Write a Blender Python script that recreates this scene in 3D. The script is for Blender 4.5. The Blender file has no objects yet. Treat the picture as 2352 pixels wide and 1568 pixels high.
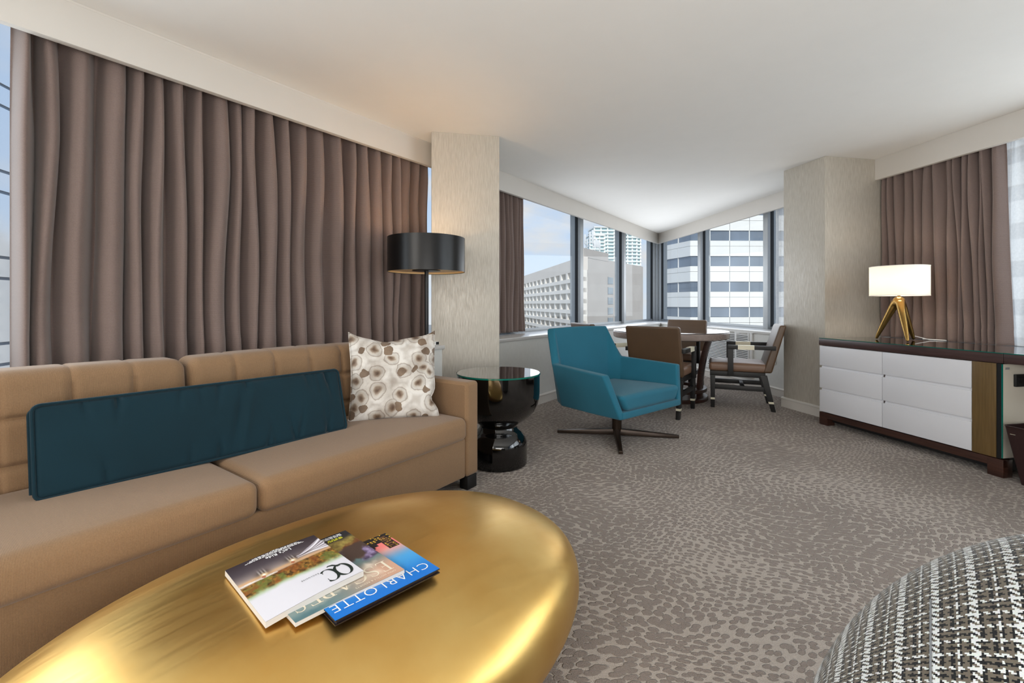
import bpy, bmesh, math, random
import numpy as np
from mathutils import Vector, Matrix
random.seed(7); rng = np.random.default_rng(7)
SC = bpy.context.scene
COL = SC.collection
PI = math.pi

def lin(h, a=1.0):
    h = h.lstrip('#'); r = []
    for i in (0, 2, 4):
        c = int(h[i:i+2], 16) / 255
        r.append(c/12.92 if c <= .04045 else ((c+.055)/1.055)**2.4)
    return (r[0], r[1], r[2], a)

# ------------------------------------------------------------------ camera
cam = bpy.data.objects.new('camera', bpy.data.cameras.new('camera')); COL.objects.link(cam)
cam.location = (0, 0, 1.05); cam.rotation_euler = (PI/2, 0, 0)
cam.data.sensor_width = 36; cam.data.lens = 36*1050/2352; cam.data.shift_y = -85/2352
cam.data.clip_start = .02; cam.data.clip_end = 2000
SC.camera = cam
SC.view_settings.view_transform = 'Standard'; SC.view_settings.look = 'None'
SC.view_settings.exposure = 0.0; SC.view_settings.gamma = 1.0; SC.view_settings.use_curve_mapping = False
SC.cycles.use_denoising = True
SC.cycles.max_bounces = 10; SC.cycles.diffuse_bounces = 5; SC.cycles.glossy_bounces = 5
SC.cycles.transparent_max_bounces = 24; SC.cycles.transmission_bounces = 6
SC.cycles.sample_clamp_indirect = 4.0

# ------------------------------------------------------------------ sky
W = bpy.data.worlds.new('sky'); SC.world = W; W.use_nodes = True
def build_sky():
    nt = W.node_tree; N = nt.nodes; L = nt.links; N.clear()
    out = N.new('ShaderNodeOutputWorld'); bg = N.new('ShaderNodeBackground'); bg.inputs['Strength'].default_value = 1.5
    tc = N.new('ShaderNodeTexCoord'); sep = N.new('ShaderNodeSeparateXYZ'); L.new(tc.outputs['Generated'], sep.inputs[0])
    ramp = N.new('ShaderNodeValToRGB'); e = ramp.color_ramp.elements
    e[0].position = 0.0; e[0].color = lin('#c6ced9'); e[1].position = .8; e[1].color = lin('#86a8d6')
    x = ramp.color_ramp.elements.new(.16); x.color = lin('#b4c4da')
    L.new(sep.outputs['Z'], ramp.inputs[0])
    mp = N.new('ShaderNodeMapping'); mp.inputs['Scale'].default_value = (1.6, 1.6, 4.2); L.new(tc.outputs['Generated'], mp.inputs[0])
    nz = N.new('ShaderNodeTexNoise'); nz.inputs['Scale'].default_value = 2.6; nz.inputs['Detail'].default_value = 7; nz.inputs['Roughness'].default_value = .55
    L.new(mp.outputs[0], nz.inputs['Vector'])
    cr = N.new('ShaderNodeValToRGB'); cr.color_ramp.elements[0].position = .47; cr.color_ramp.elements[1].position = .66
    L.new(nz.outputs['Fac'], cr.inputs[0])
    mx = N.new('ShaderNodeMix'); mx.data_type = 'RGBA'; L.new(cr.outputs[0], mx.inputs[0]); L.new(ramp.outputs[0], mx.inputs[6]); mx.inputs[7].default_value = lin('#d2cdca')
    L.new(mx.outputs[2], bg.inputs['Color']); L.new(bg.outputs[0], out.inputs[0])
build_sky()

def lamp(name, kind, loc, energy, color=(1, 1, 1), look=None, **kw):
    d = bpy.data.lights.new(name, kind); d.energy = energy; d.color = color
    for k, v in kw.items(): setattr(d, k, v)
    o = bpy.data.objects.new(name, d); COL.objects.link(o); o.location = loc
    if look is not None:
        o.rotation_euler = (Vector(look) - Vector(loc)).to_track_quat('-Z', 'Y').to_euler()
    return o
# sun stands behind the building's rear side and lights the facades opposite
lamp('sun', 'SUN', (0, -30, 40), 4.0, (1, .96, .9), look=(0.1*40+0, -30+.8*40, 40-.62*40), angle=.02)
# area lights added at the windows to stand in for daylight (left wall beside the camera, right wall, corner)
DAY = (.92, .96, 1.0)
def area(name, loc, look, sx, sy, e, color=DAY):
    return lamp(name, 'AREA', loc, e, color, look=look, shape='RECTANGLE', size=sx, size_y=sy)
area('daylight_left_window', (-3.65, .70, 1.52), (0, -1.90, 1.42), 3.6, 1.5, 150)
area('daylight_right_window', (4.25, 1.2, 1.52), (0, .63, 1.42), 4.0, 1.5, 125)
area('daylight_corner_left', (1.37, 6.90, 1.40), (5.44, 4.0, 1.45), 4.0, 1.15, 29)
area('daylight_corner_right', (2.99, 7.0, 1.40), (0, 6.6, 1.45), 3.4, 1.15, 26)
# unseen fill lights added behind the camera: one aimed forward, one at the ceiling
area('rear_fill_light', (-2.6, -1.7, 2.0), (-1.0, 3.0, .9), 1.6, .9, 48, (1, .95, .89))
area('rear_upward_fill', (.5, -1.0, .9), (1.2, 2.6, 2.42), 2.4, 1.2, 60, (1, .985, .965))

# ------------------------------------------------------------------ materials
def nodes(name):
    m = bpy.data.materials.new(name); m.use_nodes = True
    nt = m.node_tree; b = nt.nodes['Principled BSDF']; return m, nt, nt.nodes, nt.links, b
def setb(b, **kw):
    names = dict(rough='Roughness', metal='Metallic', spec='Specular IOR Level', coat='Coat Weight', coatr='Coat Roughness', sheen='Sheen Weight', sheenr='Sheen Roughness', aniso='Anisotropic', ior='IOR', trans='Transmission Weight', alpha='Alpha')
    for k, v in kw.items(): b.inputs[names[k]].default_value = v
def plain(name, col, rough=.5, vary=.05, scale=6, bump=0, bscale=200, coords='Object', stretch=(1, 1, 1), **kw):
    m, nt, N, L, b = nodes(name); c = lin(col) if isinstance(col, str) else col
    setb(b, rough=rough, **kw)
    tc = N.new('ShaderNodeTexCoord'); mp = N.new('ShaderNodeMapping'); mp.inputs['Scale'].default_value = stretch
    L.new(tc.outputs[coords], mp.inputs[0])
    nz = N.new('ShaderNodeTexNoise'); nz.inputs['Scale'].default_value = scale; nz.inputs['Detail'].default_value = 4
    L.new(mp.outputs[0], nz.inputs['Vector'])
    mx = N.new('ShaderNodeMix'); mx.data_type = 'RGBA'
    mx.inputs[6].default_value = tuple(max(0, v*(1-vary*2)) for v in c[:3])+(1,)
    mx.inputs[7].default_value = tuple(min(1, v*(1+vary*2)) for v in c[:3])+(1,)
    L.new(nz.outputs['Fac'], mx.inputs[0]); L.new(mx.outputs[2], b.inputs['Base Color'])
    if bump:
        n2 = N.new('ShaderNodeTexNoise'); n2.inputs['Scale'].default_value = bscale; n2.inputs['Detail'].default_value = 3
        L.new(mp.outputs[0], n2.inputs['Vector'])
        bp = N.new('ShaderNodeBump'); bp.inputs['Strength'].default_value = bump; bp.inputs['Distance'].default_value = .002
        L.new(n2.outputs['Fac'], bp.inputs['Height']); L.new(bp.outputs[0], b.inputs['Normal'])
    return m
def fabric(name, col, col2, rib=900, axis='X', rough=.9, sheen=.3, contrast=.5, bump=.25, cloud=.06):
    """ribbed / woven cloth: fine wave bands on object coordinates plus mottling"""
    m, nt, N, L, b = nodes(name); setb(b, rough=rough, sheen=sheen, sheenr=.5, spec=.2)
    tc = N.new('ShaderNodeTexCoord')
    w = N.new('ShaderNodeTexWave'); w.bands_direction = axis; w.inputs['Scale'].default_value = rib; w.inputs['Distortion'].default_value = 1.2; w.inputs['Detail'].default_value = 1; w.inputs['Detail Scale'].default_value = 3
    L.new(tc.outputs['Object'], w.inputs['Vector'])
    nz = N.new('ShaderNodeTexNoise'); nz.inputs['Scale'].default_value = 260; nz.inputs['Detail'].default_value = 2; L.new(tc.outputs['Object'], nz.inputs['Vector'])
    av = N.new('ShaderNodeMath'); av.operation = 'MULTIPLY_ADD'; L.new(w.outputs['Fac'], av.inputs[0]); av.inputs[1].default_value = .5
    h = N.new('ShaderNodeMath'); h.operation = 'MULTIPLY'; L.new(nz.outputs['Fac'], h.inputs[0]); h.inputs[1].default_value = .5; L.new(h.outputs[0], av.inputs[2])
    mx = N.new('ShaderNodeMix'); mx.data_type = 'RGBA'; mx.inputs[6].default_value = lin(col2); mx.inputs[7].default_value = lin(col); L.new(av.outputs[0], mx.inputs[0])
    n3 = N.new('ShaderNodeTexNoise'); n3.inputs['Scale'].default_value = 5; L.new(tc.outputs['Object'], n3.inputs['Vector'])
    hs = N.new('ShaderNodeHueSaturation'); mr = N.new('ShaderNodeMapRange'); mr.inputs[3].default_value = 1-cloud*2; mr.inputs[4].default_value = 1+cloud*2
    L.new(n3.outputs['Fac'], mr.inputs[0]); L.new(mr.outputs[0], hs.inputs['Value']); L.new(mx.outputs[2], hs.inputs['Color']); L.new(hs.outputs[0], b.inputs['Base Color'])
    bp = N.new('ShaderNodeBump'); bp.inputs['Strength'].default_value = bump; bp.inputs['Distance'].default_value = .0015
    L.new(av.outputs[0], bp.inputs['Height']); L.new(bp.outputs[0], b.inputs['Normal'])
    return m
def wood(name, c1, c2, rough=.35, stretch=(3, 60, 60), coat=.2):
    m, nt, N, L, b = nodes(name); setb(b, rough=rough, coat=coat, coatr=.2)
    tc = N.new('ShaderNodeTexCoord'); mp = N.new('ShaderNodeMapping'); mp.inputs['Scale'].default_value = stretch; L.new(tc.outputs['Object'], mp.inputs[0])
    nz = N.new('ShaderNodeTexNoise'); nz.inputs['Scale'].default_value = 1.5; nz.inputs['Detail'].default_value = 6; nz.inputs['Distortion'].default_value = .6; L.new(mp.outputs[0], nz.inputs['Vector'])
    r = N.new('ShaderNodeValToRGB'); r.color_ramp.elements[0].position = .3; r.color_ramp.elements[1].position = .7
    r.color_ramp.elements[0].color = lin(c1); r.color_ramp.elements[1].color = lin(c2)
    L.new(nz.outputs['Fac'], r.inputs[0]); L.new(r.outputs[0], b.inputs['Base Color'])
    bp = N.new('ShaderNodeBump'); bp.inputs['Strength'].default_value = .06; L.new(nz.outputs['Fac'], bp.inputs['Height']); L.new(bp.outputs[0], b.inputs['Normal'])
    return m
def emis(name, col, strength):
    m, nt, N, L, b = nodes(name); b.inputs['Base Color'].default_value = lin(col); b.inputs['Emission Color'].default_value = lin(col); b.inputs['Emission Strength'].default_value = strength
    return m
def wallpaper(name, col, col2, sheen=.35):
    """vertical silk strands, some of them shiny"""
    m, nt, N, L, b = nodes(name)
    tc = N.new('ShaderNodeTexCoord'); mp = N.new('ShaderNodeMapping'); mp.inputs['Scale'].default_value = (260, 260, 14); L.new(tc.outputs['Object'], mp.inputs[0])
    nz = N.new('ShaderNodeTexNoise'); nz.inputs['Scale'].default_value = 1.0; nz.inputs['Detail'].default_value = 3; L.new(mp.outputs[0], nz.inputs['Vector'])
    r = N.new('ShaderNodeValToRGB'); r.color_ramp.elements[0].position = .35; r.color_ramp.elements[1].position = .68
    r.color_ramp.elements[0].color = lin(col2); r.color_ramp.elements[1].color = lin(col); L.new(nz.outputs['Fac'], r.inputs[0]); L.new(r.outputs[0], b.inputs['Base Color'])
    r2 = N.new('ShaderNodeMapRange'); r2.inputs[1].default_value = .3; r2.inputs[2].default_value = .7; r2.inputs[3].default_value = .62; r2.inputs[4].default_value = .34; L.new(nz.outputs['Fac'], r2.inputs[0]); L.new(r2.outputs[0], b.inputs['Roughness'])
    b.inputs['Metallic'].default_value = sheen
    bp = N.new('ShaderNodeBump'); bp.inputs['Strength'].default_value = .25; bp.inputs['Distance'].default_value = .001; L.new(nz.outputs['Fac'], bp.inputs['Height']); L.new(bp.outputs[0], b.inputs['Normal'])
    return m
def glass_pane(name, tint='#f4f8fa', refl=1.0, edge=None):
    """clear sheet: see-through with a fresnel reflection"""
    m = bpy.data.materials.new(name); m.use_nodes = True; nt = m.node_tree; N = nt.nodes; L = nt.links; N.clear()
    o = N.new('ShaderNodeOutputMaterial'); t = N.new('ShaderNodeBsdfTransparent'); t.inputs[0].default_value = lin(tint)
    g = N.new('ShaderNodeBsdfGlossy'); g.inputs['Roughness'].default_value = .01
    f = N.new('ShaderNodeFresnel'); f.inputs['IOR'].default_value = 1.45
    k = N.new('ShaderNodeMath'); k.operation = 'MULTIPLY'; k.inputs[1].default_value = refl; L.new(f.outputs[0], k.inputs[0])
    mx = N.new('ShaderNodeMixShader'); L.new(k.outputs[0], mx.inputs[0]); L.new(t.outputs[0], mx.inputs[1]); L.new(g.outputs[0], mx.inputs[2]); L.new(mx.outputs[0], o.inputs[0])
    return m
def sheer_mat(name, col, thru=.45):
    m = bpy.data.materials.new(name); m.use_nodes = True; nt = m.node_tree; N = nt.nodes; L = nt.links; N.clear()
    o = N.new('ShaderNodeOutputMaterial'); t = N.new('ShaderNodeBsdfTransparent'); tr = N.new('ShaderNodeBsdfTranslucent'); d = N.new('ShaderNodeBsdfDiffuse')
    tr.inputs[0].default_value = lin(col); d.inputs[0].default_value = lin(col)
    tc = N.new('ShaderNodeTexCoord'); w = N.new('ShaderNodeTexNoise'); w.inputs['Scale'].default_value = 60; L.new(tc.outputs['Object'], w.inputs['Vector'])
    mr = N.new('ShaderNodeMapRange'); mr.inputs[3].default_value = thru-.08; mr.inputs[4].default_value = thru+.08; L.new(w.outputs['Fac'], mr.inputs[0])
    a = N.new('ShaderNodeMixShader'); a.inputs[0].default_value = .45; L.new(tr.outputs[0], a.inputs[1]); L.new(d.outputs[0], a.inputs[2])
    x = N.new('ShaderNodeMixShader'); L.new(mr.outputs[0], x.inputs[0]); L.new(a.outputs[0], x.inputs[1]); L.new(t.outputs[0], x.inputs[2]); L.new(x.outputs[0], o.inputs[0])
    return m
def carpet_mat():
    m, nt, N, L, b = nodes('carpet'); setb(b, rough=.95, spec=.15, sheen=.2)
    tc = N.new('ShaderNodeTexCoord')
    wn = N.new('ShaderNodeTexNoise'); wn.inputs['Scale'].default_value = 1.1; wn.inputs['Detail'].default_value = 1.5; L.new(tc.outputs['Object'], wn.inputs['Vector'])
    s = N.new('ShaderNodeVectorMath'); s.operation = 'SUBTRACT'; L.new(wn.outputs['Color'], s.inputs[0]); s.inputs[1].default_value = (.5, .5, .5)
    sc = N.new('ShaderNodeVectorMath'); sc.operation = 'SCALE'; L.new(s.outputs[0], sc.inputs[0]); sc.inputs['Scale'].default_value = .5
    ad = N.new('ShaderNodeVectorMath'); ad.operation = 'ADD'; L.new(tc.outputs['Object'], ad.inputs[0]); L.new(sc.outputs[0], ad.inputs[1])
    mp = N.new('ShaderNodeMapping'); mp.inputs['Rotation'].default_value = (0, 0, .55); mp.inputs['Scale'].default_value = (31, 43, 1); L.new(ad.outputs[0], mp.inputs[0])
    v = N.new('ShaderNodeTexVoronoi'); v.voronoi_dimensions = '2D'; v.inputs['Scale'].default_value = 1.0; v.inputs['Randomness'].default_value = .62; v.feature = 'F1'; L.new(mp.outputs[0], v.inputs['Vector'])
    big = N.new('ShaderNodeTexNoise'); big.inputs['Scale'].default_value = 1.7; big.inputs['Detail'].default_value = 3; L.new(tc.outputs['Object'], big.inputs['Vector'])
    th = N.new('ShaderNodeMapRange'); th.inputs[1].default_value = .40; th.inputs[2].default_value = .70; th.inputs[3].default_value = .60; th.inputs[4].default_value = .36; L.new(big.outputs['Fac'], th.inputs[0])
    fn = N.new('ShaderNodeTexNoise'); fn.inputs['Scale'].default_value = 80; fn.inputs['Detail'].default_value = 2; L.new(tc.outputs['Object'], fn.inputs['Vector'])
    jit = N.new('ShaderNodeMath'); jit.operation = 'MULTIPLY_ADD'; L.new(fn.outputs['Fac'], jit.inputs[0]); jit.inputs[1].default_value = .34; L.new(v.outputs['Distance'], jit.inputs[2])
    sb = N.new('ShaderNodeMath'); sb.operation = 'SUBTRACT'; L.new(th.outputs[0], sb.inputs[0]); L.new(jit.outputs[0], sb.inputs[1])
    st = N.new('ShaderNodeMapRange'); st.interpolation_type = 'SMOOTHSTEP'; st.inputs[1].default_value = -.13; st.inputs[2].default_value = -.02; L.new(sb.outputs[0], st.inputs[0])
    # colours: raised tufts darker, woven ground lighter
    gr = N.new('ShaderNodeTexNoise'); gr.inputs['Scale'].default_value = 330; L.new(tc.outputs['Object'], gr.inputs['Vector'])
    c1 = N.new('ShaderNodeMix'); c1.data_type = 'RGBA'; c1.inputs[6].default_value = lin('#978b81'); c1.inputs[7].default_value = lin('#c6bbb1'); L.new(gr.outputs['Fac'], c1.inputs[0])
    c2 = N.new('ShaderNodeMix'); c2.data_type = 'RGBA'; c2.inputs[6].default_value = lin('#786c64'); c2.inputs[7].default_value = lin('#988b82'); L.new(gr.outputs['Fac'], c2.inputs[0])
    mx = N.new('ShaderNodeMix'); mx.data_type = 'RGBA'; L.new(st.outputs[0], mx.inputs[0]); L.new(c1.outputs[2], mx.inputs[6]); L.new(c2.outputs[2], mx.inputs[7]); L.new(mx.outputs[2], b.inputs['Base Color'])
    hh = N.new('ShaderNodeMath'); hh.operation = 'MULTIPLY_ADD'; L.new(gr.outputs['Fac'], hh.inputs[0]); hh.inputs[1].default_value = .8; L.new(st.outputs[0], hh.inputs[2])
    bp = N.new('ShaderNodeBump'); bp.inputs['Strength'].default_value = .9; bp.inputs['Distance'].default_value = .008; L.new(hh.outputs[0], bp.inputs['Height']); L.new(bp.outputs[0], b.inputs['Normal'])
    return m
def gold_mat():
    m, nt, N, L, b = nodes('gold_leaf'); setb(b, metal=1.0, rough=.3, aniso=.3)
    tc = N.new('ShaderNodeTexCoord'); mp = N.new('ShaderNodeMapping'); mp.inputs['Scale'].default_value = (4, 90, 40); L.new(tc.outputs['Object'], mp.inputs[0])
    nz = N.new('ShaderNodeTexNoise'); nz.inputs['Scale'].default_value = 1; nz.inputs['Detail'].default_value = 4; L.new(mp.outputs[0], nz.inputs['Vector'])
    n2 = N.new('ShaderNodeTexNoise'); n2.inputs['Scale'].default_value = 4; n2.inputs['Detail'].default_value = 5; L.new(tc.outputs['Object'], n2.inputs['Vector'])
    r = N.new('ShaderNodeValToRGB'); r.color_ramp.elements[0].position = .3; r.color_ramp.elements[0].color = lin('#deae5e'); r.color_ramp.elements[1].position = .75; r.color_ramp.elements[1].color = lin('#eecb80')
    L.new(n2.outputs['Fac'], r.inputs[0]); L.new(r.outputs[0], b.inputs['Base Color'])
    mr = N.new('ShaderNodeMapRange'); mr.inputs[3].default_value = .27; mr.inputs[4].default_value = .42; L.new(nz.outputs['Fac'], mr.inputs[0]); L.new(mr.outputs[0], b.inputs['Roughness'])
    bp = N.new('ShaderNodeBump'); bp.inputs['Strength'].default_value = .03; bp.inputs['Distance'].default_value = .002; L.new(nz.outputs['Fac'], bp.inputs['Height']); L.new(bp.outputs[0], b.inputs['Normal'])
    return m
def mathn(N, L, op, a, b=None, c=None):
    n = N.new('ShaderNodeMath'); n.operation = op
    for i, v in enumerate((a, b, c)):
        if v is None: continue
        if isinstance(v, (int, float)): n.inputs[i].default_value = v
        else: L.new(v, n.inputs[i])
    return n.outputs[0]
def houndstooth_mat():
    """woven twill check in white, black and taupe, on the UV map (metres)"""
    m, nt, N, L, b = nodes('houndstooth_tweed'); setb(b, rough=.92, sheen=.2, spec=.2)
    uv = N.new('ShaderNodeUVMap'); uv.uv_map = 'UVMap'; sp = N.new('ShaderNodeSeparateXYZ'); L.new(uv.outputs[0], sp.inputs[0])
    K = 500.0
    dn = N.new('ShaderNodeTexNoise'); dn.inputs['Scale'].default_value = 420; dn.inputs['Detail'].default_value = 1; L.new(uv.outputs[0], dn.inputs['Vector'])
    dc = N.new('ShaderNodeSeparateXYZ'); L.new(dn.outputs['Color'], dc.inputs[0])
    ku = mathn(N, L, 'MULTIPLY_ADD', sp.outputs['X'], K, mathn(N, L, 'MULTIPLY', dc.outputs['X'], .6)); kv = mathn(N, L, 'MULTIPLY_ADD', sp.outputs['Y'], K, mathn(N, L, 'MULTIPLY', dc.outputs['Y'], .6))
    i = mathn(N, L, 'FLOOR', ku); j = mathn(N, L, 'FLOOR', kv)
    def thread(k, seq):
        n = len(seq); r = N.new('ShaderNodeValToRGB'); cr = r.color_ramp; cr.interpolation = 'CONSTANT'
        cmap = {'W': lin('#d2d5d4'), 'K': lin('#0c0e11'), 'T': lin('#655d51')}
        runs = [(q, seq[q]) for q in range(n) if q == 0 or seq[q] != seq[q-1]]
        while len(cr.elements) < len(runs): cr.elements.new(.99)
        for e, (q, ch) in zip(cr.elements, runs): e.position = q/n; e.color = cmap[ch]
        md = mathn(N, L, 'DIVIDE', mathn(N, L, 'ADD', mathn(N, L, 'FLOORED_MODULO', k, float(n)), .5), float(n)); L.new(md, r.inputs[0])
        return r.outputs[0]
    tw = mathn(N, L, 'LESS_THAN', mathn(N, L, 'FLOORED_MODULO', mathn(N, L, 'ADD', i, j), 4.0), 2.0)
    mx = N.new('ShaderNodeMix'); mx.data_type = 'RGBA'; L.new(tw, mx.inputs[0]); L.new(thread(i, 'WWWWKKTTTKKTWKTTTK'), mx.inputs[6]); L.new(thread(j, 'WWTTKKTTK'), mx.inputs[7])
    nz = N.new('ShaderNodeTexNoise'); nz.inputs['Scale'].default_value = 700; L.new(uv.outputs[0], nz.inputs['Vector'])
    m2 = N.new('ShaderNodeMix'); m2.data_type = 'RGBA'; m2.blend_type = 'MULTIPLY'; m2.inputs[0].default_value = .35; L.new(mx.outputs[2], m2.inputs[6]); L.new(nz.outputs['Color'], m2.inputs[7])
    L.new(m2.outputs[2], b.inputs['Base Color'])
    bp = N.new('ShaderNodeBump'); bp.inputs['Strength'].default_value = .4; bp.inputs['Distance'].default_value = .0015
    L.new(mathn(N, L, 'ADD', tw, nz.outputs['Fac']), bp.inputs['Height']); L.new(bp.outputs[0], b.inputs['Normal'])
    return m
def floral_mat():
    """watercolour poppy print: voronoi blooms with brown hearts, pale halos, umber leaves"""
    m, nt, N, L, b = nodes('poppy_print'); setb(b, rough=.5, sheen=.2, spec=.35)
    tc = N.new('ShaderNodeTexCoord')
    wn = N.new('ShaderNodeTexNoise'); wn.inputs['Scale'].default_value = 16; wn.inputs['Detail'].default_value = 3; L.new(tc.outputs['Object'], wn.inputs['Vector'])
    ad = N.new('ShaderNodeVectorMath'); ad.operation = 'MULTIPLY_ADD'; L.new(wn.outputs['Color'], ad.inputs[0]); ad.inputs[1].default_value = (.045, .045, .045); L.new(tc.outputs['Object'], ad.inputs[2])
    v = N.new('ShaderNodeTexVoronoi'); v.voronoi_dimensions = '2D'; v.inputs['Scale'].default_value = 9.5; v.inputs['Randomness'].default_value = .75
    fl = N.new('ShaderNodeMapping'); fl.inputs['Rotation'].default_value = (0, 0, 0); L.new(ad.outputs[0], fl.inputs[0]); L.new(fl.outputs[0], v.inputs['Vector'])
    r = N.new('ShaderNodeValToRGB'); cr = r.color_ramp; cr.elements[0].position = 0; cr.elements[0].color = lin('#5a4433'); cr.elements[1].position = 1; cr.elements[1].color = lin('#c3bcb2')
    for p, c in ((.09, '#7d6856'), (.15, '#a09080'), (.22, '#cfc8be'), (.33, '#d3d0cb'), (.39, '#aaa096'), (.42, '#e3e0da'), (.55, '#e6e4e0'), (.70, '#cfcac4')):
        e = cr.elements.new(p); e.color = lin(c)
    L.new(v.outputs['Distance'], r.inputs[0])
    sepc = N.new('ShaderNodeSeparateColor'); L.new(v.outputs['Color'], sepc.inputs[0])
    v2 = N.new('ShaderNodeTexVoronoi'); v2.voronoi_dimensions = '2D'; v2.inputs['Scale'].default_value = 15; v2.inputs['Randomness'].default_value = 1; L.new(fl.outputs[0], v2.inputs['Vector'])
    s2 = N.new('ShaderNodeSeparateColor'); L.new(v2.outputs['Color'], s2.inputs[0])
    leaf = mathn(N, L, 'MULTIPLY', mathn(N, L, 'LESS_THAN', v2.outputs['Distance'], .36), mathn(N, L, 'GREATER_THAN', s2.outputs[0], .66))
    lc = N.new('ShaderNodeMix'); lc.data_type = 'RGBA'; lc.inputs[6].default_value = lin('#5e4b3c'); lc.inputs[7].default_value = lin('#9a8570'); L.new(wn.outputs['Fac'], lc.inputs[0])
    mx = N.new('ShaderNodeMix'); mx.data_type = 'RGBA'; L.new(leaf, mx.inputs[0]); L.new(r.outputs[0], mx.inputs[6]); L.new(lc.outputs[2], mx.inputs[7])
    n4 = N.new('ShaderNodeTexNoise'); n4.inputs['Scale'].default_value = 9; n4.inputs['Detail'].default_value = 5; L.new(tc.outputs['Object'], n4.inputs['Vector'])
    wr = N.new('ShaderNodeValToRGB'); wr.color_ramp.elements[0].position = .36; wr.color_ramp.elements[0].color = lin('#a79b90'); wr.color_ramp.elements[1].position = .6; wr.color_ramp.elements[1].color = lin('#f0eeec'); L.new(n4.outputs['Fac'], wr.inputs[0])
    m3 = N.new('ShaderNodeMix'); m3.data_type = 'RGBA'; m3.blend_type = 'MULTIPLY'; m3.inputs[0].default_value = .75; L.new(mx.outputs[2], m3.inputs[6]); L.new(wr.outputs[0], m3.inputs[7])
    L.new(m3.outputs[2], b.inputs['Base Color'])
    return m
def vcol_mat(name, rough=.3, coat=.3):
    m, nt, N, L, b = nodes(name); setb(b, rough=rough, coat=coat, coatr=.1)
    a = N.new('ShaderNodeAttribute'); a.attribute_name = 'Col'; L.new(a.outputs['Color'], b.inputs['Base Color'])
    return m

MT = {}
MT['ceiling'] = plain('ceiling_paint', '#e9e7e3', .9, .01)
MT['paint'] = plain('warm_white_paint', '#d9d5cd', .8, .015)
MT['trim'] = plain('trim_paint', '#cfcac3', .5, .01)
MT['wall'] = plain('ledge_wallpaper', '#d3d3cf', .7, .03, 30, .1, 400)
MT['column'] = wallpaper('silk_wallpaper', '#c9c3b8', '#b6afa3', .18)
MT['sill'] = plain('stone_sill', '#c9c7c4', .25, .03, 40)
MT['carpet'] = carpet_mat()
MT['alu'] = plain('window_aluminium', '#abaeb0', .42, .03, 20, metal=.35)
MT['gasket'] = plain('black_gasket', '#111214', .5, .02)
MT['pane'] = glass_pane('window_glass', '#f6f9fa', .08)
MT['curtain'] = fabric('mauve_curtain_cloth', '#8b7973', '#5d4f49', 55, 'Z', .75, .25, bump=.1, cloud=.03)
MT['sheer'] = sheer_mat('white_voile', '#f6f5f3', .32)
MT['sofa'] = fabric('tan_rib_upholstery', '#9b7c5d', '#6e553d', 120, 'X', .9, .2, bump=.35, cloud=.03)
MT['velvet'] = fabric('teal_velvet', '#072a35', '#04212b', 300, 'X', .8, .12, bump=.05, cloud=.12)
MT['blue'] = fabric('blue_wool', '#2b7288', '#1d586c', 420, 'X', .92, .12, bump=.2, cloud=.04)
MT['floral'] = floral_mat()
MT['hound'] = houndstooth_mat()
MT['gold'] = gold_mat()
MT['black_gloss'] = plain('black_lacquer', '#050505', .06, .02, coat=.6, coatr=.02)
MT['black_satin'] = plain('black_satin_metal', '#0c0b0b', .33, .02, metal=.3)
MT['ebony'] = wood('ebonised_wood', '#060505', '#0b0808', .5, coat=0)
MT['lit_topwood'] = wood('lit_brown_top', '#84766f', '#9a8b84', .25)  # dark wood lightened in colour to carry window light on the dining table rim
MT['walnut'] = wood('dark_walnut', '#2a1712', '#44281e', .32)
MT['topwood'] = wood('espresso_top', '#33211d', '#473230', .35)
MT['bronze'] = wood('bronze_lacquer', '#5a4522', '#6b5430', .38, (60, 60, 3))
MT['dark_bronze'] = plain('dark_bronze_metal', '#35281f', .3, .05, metal=.5)
MT['white_gloss'] = plain('white_lacquer', '#d6d6da', .3, .005)
MT['leather'] = plain('tan_leather', '#775c4a', .4, .06, 12, .15, 300)
MT['leather_dark'] = plain('brown_leather', '#57422f', .42, .06, 12, .15, 300)
MT['cream'] = plain('cream_inlay', '#d8d2bb', .35, .02)
MT['table_glass'] = glass_pane('table_glass', '#e7f1ee', 1.0)
MT['glass_edge'] = plain('green_glass_edge', '#0b5f52', .1, .05)
MT['dark_mirror'] = plain('smoked_top', '#0a0808', .04, .02, coat=.5, coatr=.01)
MT['brass'] = plain('antique_brass', '#9c7b45', .28, .06, 8, metal=1.0)
MT['white'] = plain('white_plastic', '#e8e8e6', .4, .01)
MT['vent'] = plain('vent_enamel', '#dcdcda', .45, .01)
MT['vent_dark'] = plain('vent_shadow_box', '#17181a', .8, .02)
MT['black'] = plain('matt_black', '#0b0a0a', .6, .02)
MT['creampanel'] = plain('cream_back_painted_glass', '#d9d2c3', .12, .02)
MT['wenge'] = plain('dark_brown_leatherette', '#2a1513', .45, .06, 20, .2, 250)
MT['paper'] = plain('page_edges', '#bdb9b4', .7, .03, 5, stretch=(1, 1, 300))
MT['cover'] = vcol_mat('printed_cover')
MT['ink_white'] = plain('white_ink', '#f2f2f2', .3, .01)
MT['ink_dark'] = plain('dark_ink', '#1d2a26', .3, .01)
MT['ink_cream'] = plain('cream_ink', '#e7dcc6', .3, .01)
MT['ink_yellow'] = plain('yellow_ink', '#d3cf3c', .3, .01)
MT['book_board'] = plain('dark_book_board', '#1e1517', .3, .03)
MT['concrete'] = plain('beige_concrete', '#cfc5ba', .85, .05, .25)
MT['concrete_light'] = plain('pale_concrete', '#dcd5cb', .85, .04, .3)
MT['office_white'] = plain('white_stone_panel', '#e4e3df', .6, .02, .4)
MT['office_glass'] = plain('office_glass', '#6b7684', .08, .35, .25, spec=.9, stretch=(1, 1, .2))
MT['far_glass'] = plain('far_glass', '#98a5ab', .12, .25, .3, spec=.8)
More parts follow.
